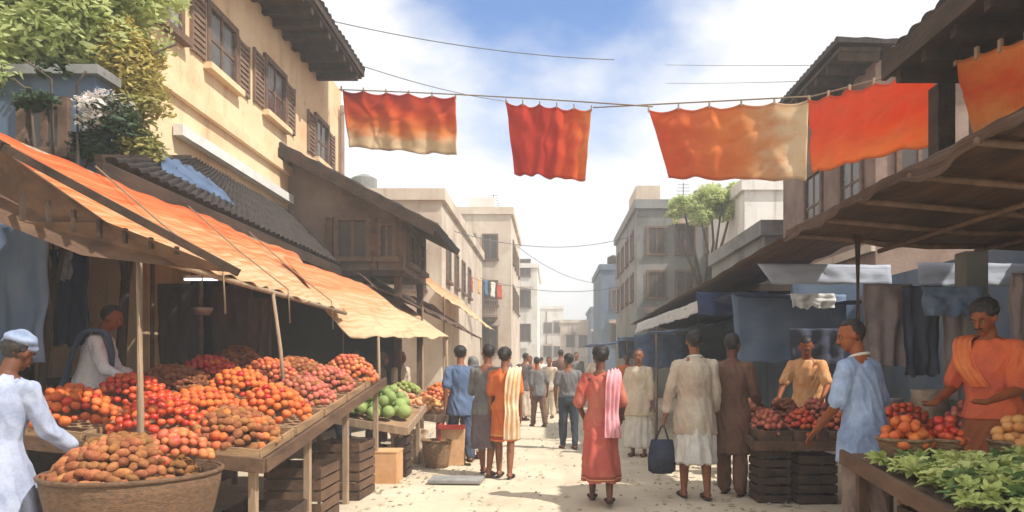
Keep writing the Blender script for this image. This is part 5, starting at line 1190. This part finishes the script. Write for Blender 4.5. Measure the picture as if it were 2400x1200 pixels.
        if ty == 'veil':   # head cloth falling on shoulders
            q = MB(); q.ell(hc + hm @ V(0, -.03, .012), .094 * k, .108 * k, .108 * k, 18, 12, hm)
            q.loft([(hc + hm @ V(0, -.06, .0), V(.09, 0, 0), V(0, .06, 0)), (up((0, -.06, 1.42)), V(.13, 0, 0), V(0, .09, 0)), (up((0, -.09, 1.30)), V(.18, 0, 0), V(0, .07, 0)), (up((0, -.12, 1.1)), V(.16, 0, 0), V(0, .04, 0))], 18)
            vs = []
            for v in q.v:
                v = Vector(v); l_ = hm.transposed() @ (v - hc)
                if l_.y > .03 * k and abs(l_.x) < .09 * k and l_.z < .06 * k and l_.z > -.13 * k: v = hc + hm @ Vector((l_.x, l_.y * .3, l_.z))
                vs.append(tuple(v))
            q.v = vs; out.append(bake(q, 'head_veil', vox, m, root, 3, foldf(.010)))
        if ty == 'belt':
            q = MB(); q.loft([ring((0, 0, z_), .182, .138, tilt=False) for z_ in (.93, .96, .99)], 24); out.append(q.build(e.get('name', 'waist_cloth'), m, root, smooth=True, local=True))
        if ty == 'collar':
            q = MB(); q.tube([up((.07 * math.cos(a), -.005 + .066 * math.sin(a), 1.452 - .012 * math.sin(a))) for a in [x * .4488 for x in range(15)]], .012 * k, 8); out.append(q.build('collar', m, root, smooth=True, local=True))
    for o in out:
        if o.parent == root: o.location.z += dz
    # world helper: where a wrist is
    M_ = Matrix.Translation(Vector(pos) + Vector((0, 0, dz))) @ Matrix.Rotation(yaw, 4, 'Z')
    return root, {s: M_ @ (arms[s][2] + arms[s][4] * .09 * k) for s in (-1, 1)}

G = lambda px, py: (lambda Y: ((px - CX) / F * Y, Y, 0))(CH * F / (py - CY))   # foot point on the ground
K_pale = CM('pale_kurta', C(172, 180, 200), C(138, 148, 174)); K_cream = CM('cream', C(216, 204, 182), C(196, 176, 150)); K_tan = CM('tan_kurta', C(208, 196, 176), C(178, 156, 136), scale=3)
K_brown = CM('brown_robe', C(122, 90, 74), C(98, 70, 56)); K_red = CM('brick_red', C(186, 88, 74), C(192, 116, 94), border=[(.265, .31, C(150, 60, 52)), (.275, .285, C(206, 160, 100))], scale=2.2, lo=.45, hi=.62); K_pink = CM('pink_shawl', C(226, 168, 174), C(216, 140, 146))
K_blue = CM('steel_blue', C(98, 116, 146), C(74, 94, 124), scale=3); K_sky = CM('sky_blue', C(176, 196, 226), C(124, 144, 178), scale=2.5); K_navy = CM('navy', C(62, 70, 84), C(50, 54, 68)); K_or = CM('orange_sari', C(222, 128, 60), C(196, 92, 46), border=[(.48, .52, C(168, 62, 40)), (.53, .54, C(210, 170, 90))], scale=3)
K_grey = CM('grey_green', C(128, 130, 126), C(104, 98, 100)); K_mauve = CM('mauve_grey', C(120, 104, 104), C(96, 84, 86)); K_yel = CM('yellow_shirt', C(230, 188, 138), C(222, 152, 96)); K_tr = CM('taupe_trousers', C(152, 132, 120), C(124, 104, 96))
K_orv = CM('orange_tunic', C(214, 104, 56), C(184, 84, 66), scale=3); K_skirt = CM('rust_wrap', C(166, 96, 58), C(136, 78, 48), scale=3); K_wht = CM('white', C(222, 218, 208), C(204, 200, 190))
K_crm2 = CM('cream_shawl', C(236, 214, 180), C(226, 178, 128))

# foreground man, left
p1, h1 = person('man in a pale blue kurta and cap at the far left reaching over the fruit', (-3.36, 4.35, 0), R(-8), 1.62, 'dark', lean=10, side=4,
    armR=((.30, .45, -.9), (.30, .85, -.45)), armL=((-.2, .1, -1), (-.05, .5, -1)), head=(12, -6), top=dict(m=K_pale, hem=.42, sleeve=.86, flare=.05, pleat=.012, name='kurta'),
    bottom=dict(m=K_wht, type='trousers'), hair='short', vox=.0085, bulk=1.08, extra=[dict(type='turban', m=CM('blue_white_turban', C(170, 184, 210), C(96, 112, 140)))], seed=1)
# vendor behind fruit stall
person('vendor in a white shirt with a blue shoulder cloth behind the left fruit stall', (-4.12, 6.5, .36), R(-75), 1.6, 'warm', lean=12, head=(14, 0),
    armR=((.3, .5, -.8), (.1, .9, -.3)), armL=((-.2, .4, -.9), (.2, .9, -.1)), top=dict(m=CM('bright_white', (.86, .87, .9), (.74, .78, .86)), hem=.7, sleeve=.8), bottom=dict(m=K_navy, type='trousers'), hair='short', vox=.011,
    extra=[dict(type='sash', m=K_blue, s=1, name='shoulder_cloth')], seed=2, mous=True)
# seated / shaded figures behind left veg stall
person('seller in a steel blue shirt in the shade behind the cabbages', (-3.02, 10.6, 0), R(-100), 1.62, 'dark', lean=12, head=(10, 0), armR=((.2, .7, -.7), (0, .9, -.2)), top=dict(m=K_blue, hem=.85), bottom=dict(m=K_navy, type='trousers'), vox=.014, seed=3)
person('dim figure in mauve brown leaning in the shade behind the third left stall', (-2.9, 12.1, 0), R(-95), 1.58, 'dark', lean=8, head=(5, 20), armR=((.2, .7, -.7), (0, .9, -.2)), top=dict(m=K_mauve, hem=.6), bottom=dict(m=K_brown, type='skirt'), vox=.014, seed=4, extra=[dict(type='veil', m=K_mauve)])
person('figure in beige under the cream awning at the back of the third left stall', (-2.72, 13.2, 0), R(-120), 1.6, 'brown', top=dict(m=K_tan, hem=.5), bottom=dict(m=K_tan, type='skirt'), vox=.014, seed=5)
# walkers, left of centre
person('walking man in a steel blue shirt and dark trousers beside the red box', G(1080, 1082), R(14), 1.68, 'brown', lean=4, head=(6, -20), legs=((20, 6), (-18, 14)), armL=((-.2, -.25, -1), (-.05, .1, -1)), armR=((.2, .3, -1), (0, .7, -.8)),
    top=dict(m=K_blue, hem=.72, sleeve=.4, flare=.04), bottom=dict(m=CM('dark_slate', C(76, 88, 110), C(60, 66, 84)), type='trousers'), hair='full', vox=.011, seed=6)
person('person in grey green with a mauve wrap walking just left of the orange sari', G(1140, 1112), R(-12), 1.66, 'brown', head=(0, 34), side=2, legs=((12, 3), (-10, 8)), armL=((-.2, .2, -1), (.3, .9, .1)), top=dict(m=K_grey, hem=.8, sleeve=.8), bottom=dict(m=K_mauve, type='skirt', hem=.38, flare=.02), hair='short', vox=.011, seed=7)
person('woman in an orange sari with a sunlit cream shawl, seen from behind', G(1183, 1118), R(-6), 1.60, 'brown', legs=((8, 4), (-8, 6)), top=dict(m=K_or, hem=.9, sleeve=.4), bottom=dict(m=K_or, type='skirt', hem=.50, flare=.03, name='sari'),
    hair='fullbun', bulk=.94, wst=.016, vox=.0105, extra=[dict(type='sash', m=K_crm2, s=1, w=.10, tail=(.85, .7, .52))], seed=8)
person('woman in a white shawl standing between the blue shirted walker and the sunlit street', G(1108, 1076), R(30), 1.5, 'brown', top=dict(m=K_wht, hem=.6, sleeve=.8), bottom=dict(m=K_wht, type='skirt', hem=.15), hair='none', vox=.013, extra=[dict(type='veil', m=K_grey)], seed=9)
# far walkers
far = [(1228, 985, 1.66, K_mauve, K_tan, 'short', 'distant walker in mauve over tan, leftmost on the bright street'), (1262, 1000, 1.62, K_grey, K_brown, 'short', 'distant walker in grey green just right of the mauve one'),
       (1288, 978, 1.66, K_tan, K_cream, 'bun', 'distant woman in tan and cream near the middle of the street'), (1246, 960, 1.7, K_or, K_tan, 'short', 'far man with an orange shirt among the distant walkers'),
       (1312, 968, 1.7, K_brown, K_tan, 'short', 'far man in brown just beyond the navy skirted walker'), (1352, 950, 1.66, K_grey, K_mauve, 'short', 'small grey figure far down the street left of the woman in brick red'),
       (1470, 985, 1.6, K_or, K_cream, 'bun', 'far woman in orange and cream right behind the woman in brick red'), (1523, 965, 1.7, K_sky, K_sky, 'short', 'far man in a long pale blue robe by the blue tarpaulin'),
       (1195, 945, 1.66, K_mauve, K_navy, 'short', 'far dark figure near the end of the left awnings'), (1268, 935, 1.66, K_wht, K_blue, 'short', 'farthest white shirted walker in mid street'),
       (1395, 955, 1.64, K_cream, K_grey, 'short', 'far person in cream hidden partly by the woman in brick red')]
for i, (px, py, h, a, b_, hr, lab) in enumerate(far):
    person(lab, G(px, py), R(random.choice([0, 24, 170, -28, 200, 80])), h * random.uniform(.93, 1.05), random.choice(['brown', 'dark', 'warm']), lean=random.choice([0, 3, 6]), side=random.uniform(-3, 3), bulk=random.uniform(.88, 1.15), head=(random.uniform(-4, 14), random.uniform(-35, 35)), armR=random.choice([None, ((.2, .3, -1), (0, .9, -.1)), ((.3, -.2, -1), (.1, .4, -1))]), legs=((12, 5), (-12, 8)) if i % 2 else ((5, 2), (-4, 4)), top=dict(m=a, hem=.75, sleeve=.6), bottom=dict(m=b_, type='trousers' if i % 3 else 'skirt'), hair=hr, vox=.02, seed=20 + i)
person('walker with a steel blue shirt and navy trousers alone in mid street', G(1333, 1052), R(8), 1.55, 'brown', legs=((7, 3), (-6, 6)), armL=((-.3, 0, -1), (.1, .5, -1)), top=dict(m=K_grey, hem=.95, sleeve=.3), bottom=dict(m=K_navy, type='trousers', cuff=.055), hair='full', vox=.012,
       extra=[dict(type='belt', m=K_blue)], seed=40)
# woman in red
person('woman in a long brick red dress with a pink shawl walking away in mid street', G(1408, 1176), R(-4), 1.60, 'dark', legs=((13, 3), (-14, 16)), armL=((-.32, .0, -1), (.22, .55, -.6)), armR=((.3, -.05, -1), (-.1, .5, -.8)), head=(6, 8),
    top=dict(m=K_red, hem=.8, sleeve=.45), bottom=dict(m=K_red, type='skirt', hem=.27, flare=.04, name='long_skirt', n=9, pleat=.016), hair='fullbun', vox=.0085, bulk=.96, wst=.016, extra=[dict(type='sash', m=K_pink, s=1, w=.085, tail=(.84, .74))], seed=50)
person('person in cream over white right of the woman in brick red', G(1497, 1068), R(160), 1.62, 'brown', top=dict(m=K_cream, hem=.65, sleeve=.8, flare=.04), bottom=dict(m=K_wht, type='skirt', hem=.14), hair='short', vox=.012, seed=51)
# man in tan kurta with bag
pm_, hm_ = person('tall man in a tan kurta over a white dhoti carrying a dark blue bag', G(1628, 1166), R(2), 1.76, 'brown', legs=((4, 2), (-6, 6)), armL=((-.26, .05, -1), (-.20, .05, -1)), armR=((.2, .1, -1), (.05, .35, -1)),
    top=dict(m=K_tan, hem=.66, sleeve=.85, flare=.02, pleat=.006, name='kurta'), bottom=dict(m=K_wht, type='skirt', hem=.37, flare=.03, pleat=.014, name='dhoti'), hair='short', vox=.0085, bulk=1.05, extra=[dict(type='collar', m=K_wht)], seed=52)
q = hm_[-1]; t = empty('cloth_bag', (q.x - .02, q.y, .34), 'dark blue cloth bag hanging from the left hand of the man in the tan kurta', 'bag')
bgm = MB(); bgm.loft([((q.x - .02, q.y, q.z - .52 + z_), (rx, 0, 0), (0, ry, 0)) for z_, rx, ry in ((0, .10, .05), (.03, .145, .08), (.15, .15, .09), (.27, .135, .07), (.34, .12, .035), (.36, .115, .02))], 20)
bgm.build('bag_body', CM('bag_navy', C(64, 74, 94), C(46, 46, 56)), t, smooth=True)
for s in (-1, 1): MB().tube([(q.x - .02 - .07, q.y + .02 * s, q.z - .17), (q.x - .03, q.y + .012 * s, q.z - .03), (q.x, q.y + .005 * s, q.z + .0), (q.x + .01, q.y + .012 * s, q.z - .03), (q.x + .05, q.y + .02 * s, q.z - .17)], .008, 6).build('handle', K_navy, t, smooth=True)
# brown robed man
person('slim man in a long brown robe beside the tomato stall, seen from behind', G(1716, 1158), R(-22), 1.73, 'dark', legs=((5, 2), (-5, 4)), armL=((-.2, .1, -1), (-.05, .5, -1)), armR=((.22, .25, -1), (.1, .9, -.5)), head=(4, -18),
    top=dict(m=K_brown, hem=.45, sleeve=.85, flare=.015, pleat=.006, name='robe'), bottom=dict(m=K_brown, type='trousers', cuff=.07), hair='short', vox=.0085, bulk=.96, seed=53)
# yellow vendor
person('vendor in a yellow orange shirt bending behind the tomato stall', (3.22, 9.05, 0), R(150), 1.76, 'warm', lean=14, head=(18, 15), armL=((-.3, .6, -.7), (.1, .9, -.3)), armR=((.3, .6, -.7), (0, .9, -.3)),
    top=dict(m=K_yel, hem=.8, sleeve=.4), bottom=dict(m=K_brown, type='trousers'), hair='short', vox=.010, seed=54, mous=True)
# blue shirt man
person('man in a sky blue shirt with grey trousers turning to the tomato stall at right', (2.40, 5.55, 0), R(38), 1.76, 'warm', lean=5, legs=((4, 2), (-5, 5)), armL=((-.25, .25, -1), (.0, .75, -.75)), armR=((.30, -.05, -1), (.10, .9, -.55)), head=(12, 42),
    top=dict(m=K_sky, hem=.66, sleeve=.45, flare=.03, name='shirt'), bottom=dict(m=K_tr, type='trousers'), hair='short', vox=.0085, bulk=1.02, extra=[dict(type='collar', m=K_wht)], seed=55, mous=True)
# orange vendor
bx_ = MB().box(2.5, 3.9, 5.02, 5.42, 0, .14)
t = single(bx_, 'standing_board', M_brown, 'low board the orange robed vendor stands on', 'board')
person('vendor in an orange red tunic and rust wrap looking down over the greens at right', (3.19, 5.22, .14), R(118), 1.74, 'warm', lean=6, head=(20, 4), armR=((.32, .15, -1), (-.15, .95, -.25)), armL=((-.2, .35, -.9), (.15, .95, -.15)),
    top=dict(m=K_orv, hem=.88, sleeve=.42), bottom=dict(m=K_skirt, type='skirt', hem=.12), hair='full', vox=.0085, bulk=1.1,
    extra=[dict(type='sash', m=CM('orange_shawl', C(220, 132, 76), C(206, 100, 56)), s=1, w=.08, name='shoulder_cloth', tail=(.9,))], seed=56, mous=True)

# ================================================================== HAZE
hz = bpy.data.materials.new('haze_air'); hz.use_nodes = True; t = hz.node_tree; t.nodes.clear()
pv = t.nodes.new('ShaderNodeVolumePrincipled'); pv.inputs['Color'].default_value = (1, .99, .97, 1); pv.inputs['Density'].default_value = .0056; pv.inputs['Anisotropy'].default_value = -.15
t.links.new(pv.outputs[0], t.nodes.new('ShaderNodeOutputMaterial').inputs['Volume'])
hzo = MB().box(-410, 410, -40, 900, -1.2, 13).build('haze', hz); tag(hzo, 'thin warm haze filling the street', 'haze', kind='stuff')
print('fruit', KN, 'greens', cnt, 'objects', len(bpy.data.objects))

for o in bpy.data.objects:
    if o.get('label') and len(o['label'].split()) > 16: print('LONG', len(o['label'].split()), o['label'])
    if o.get('label') and len(o['label'].split()) < 4: print('SHORT', o['label'])
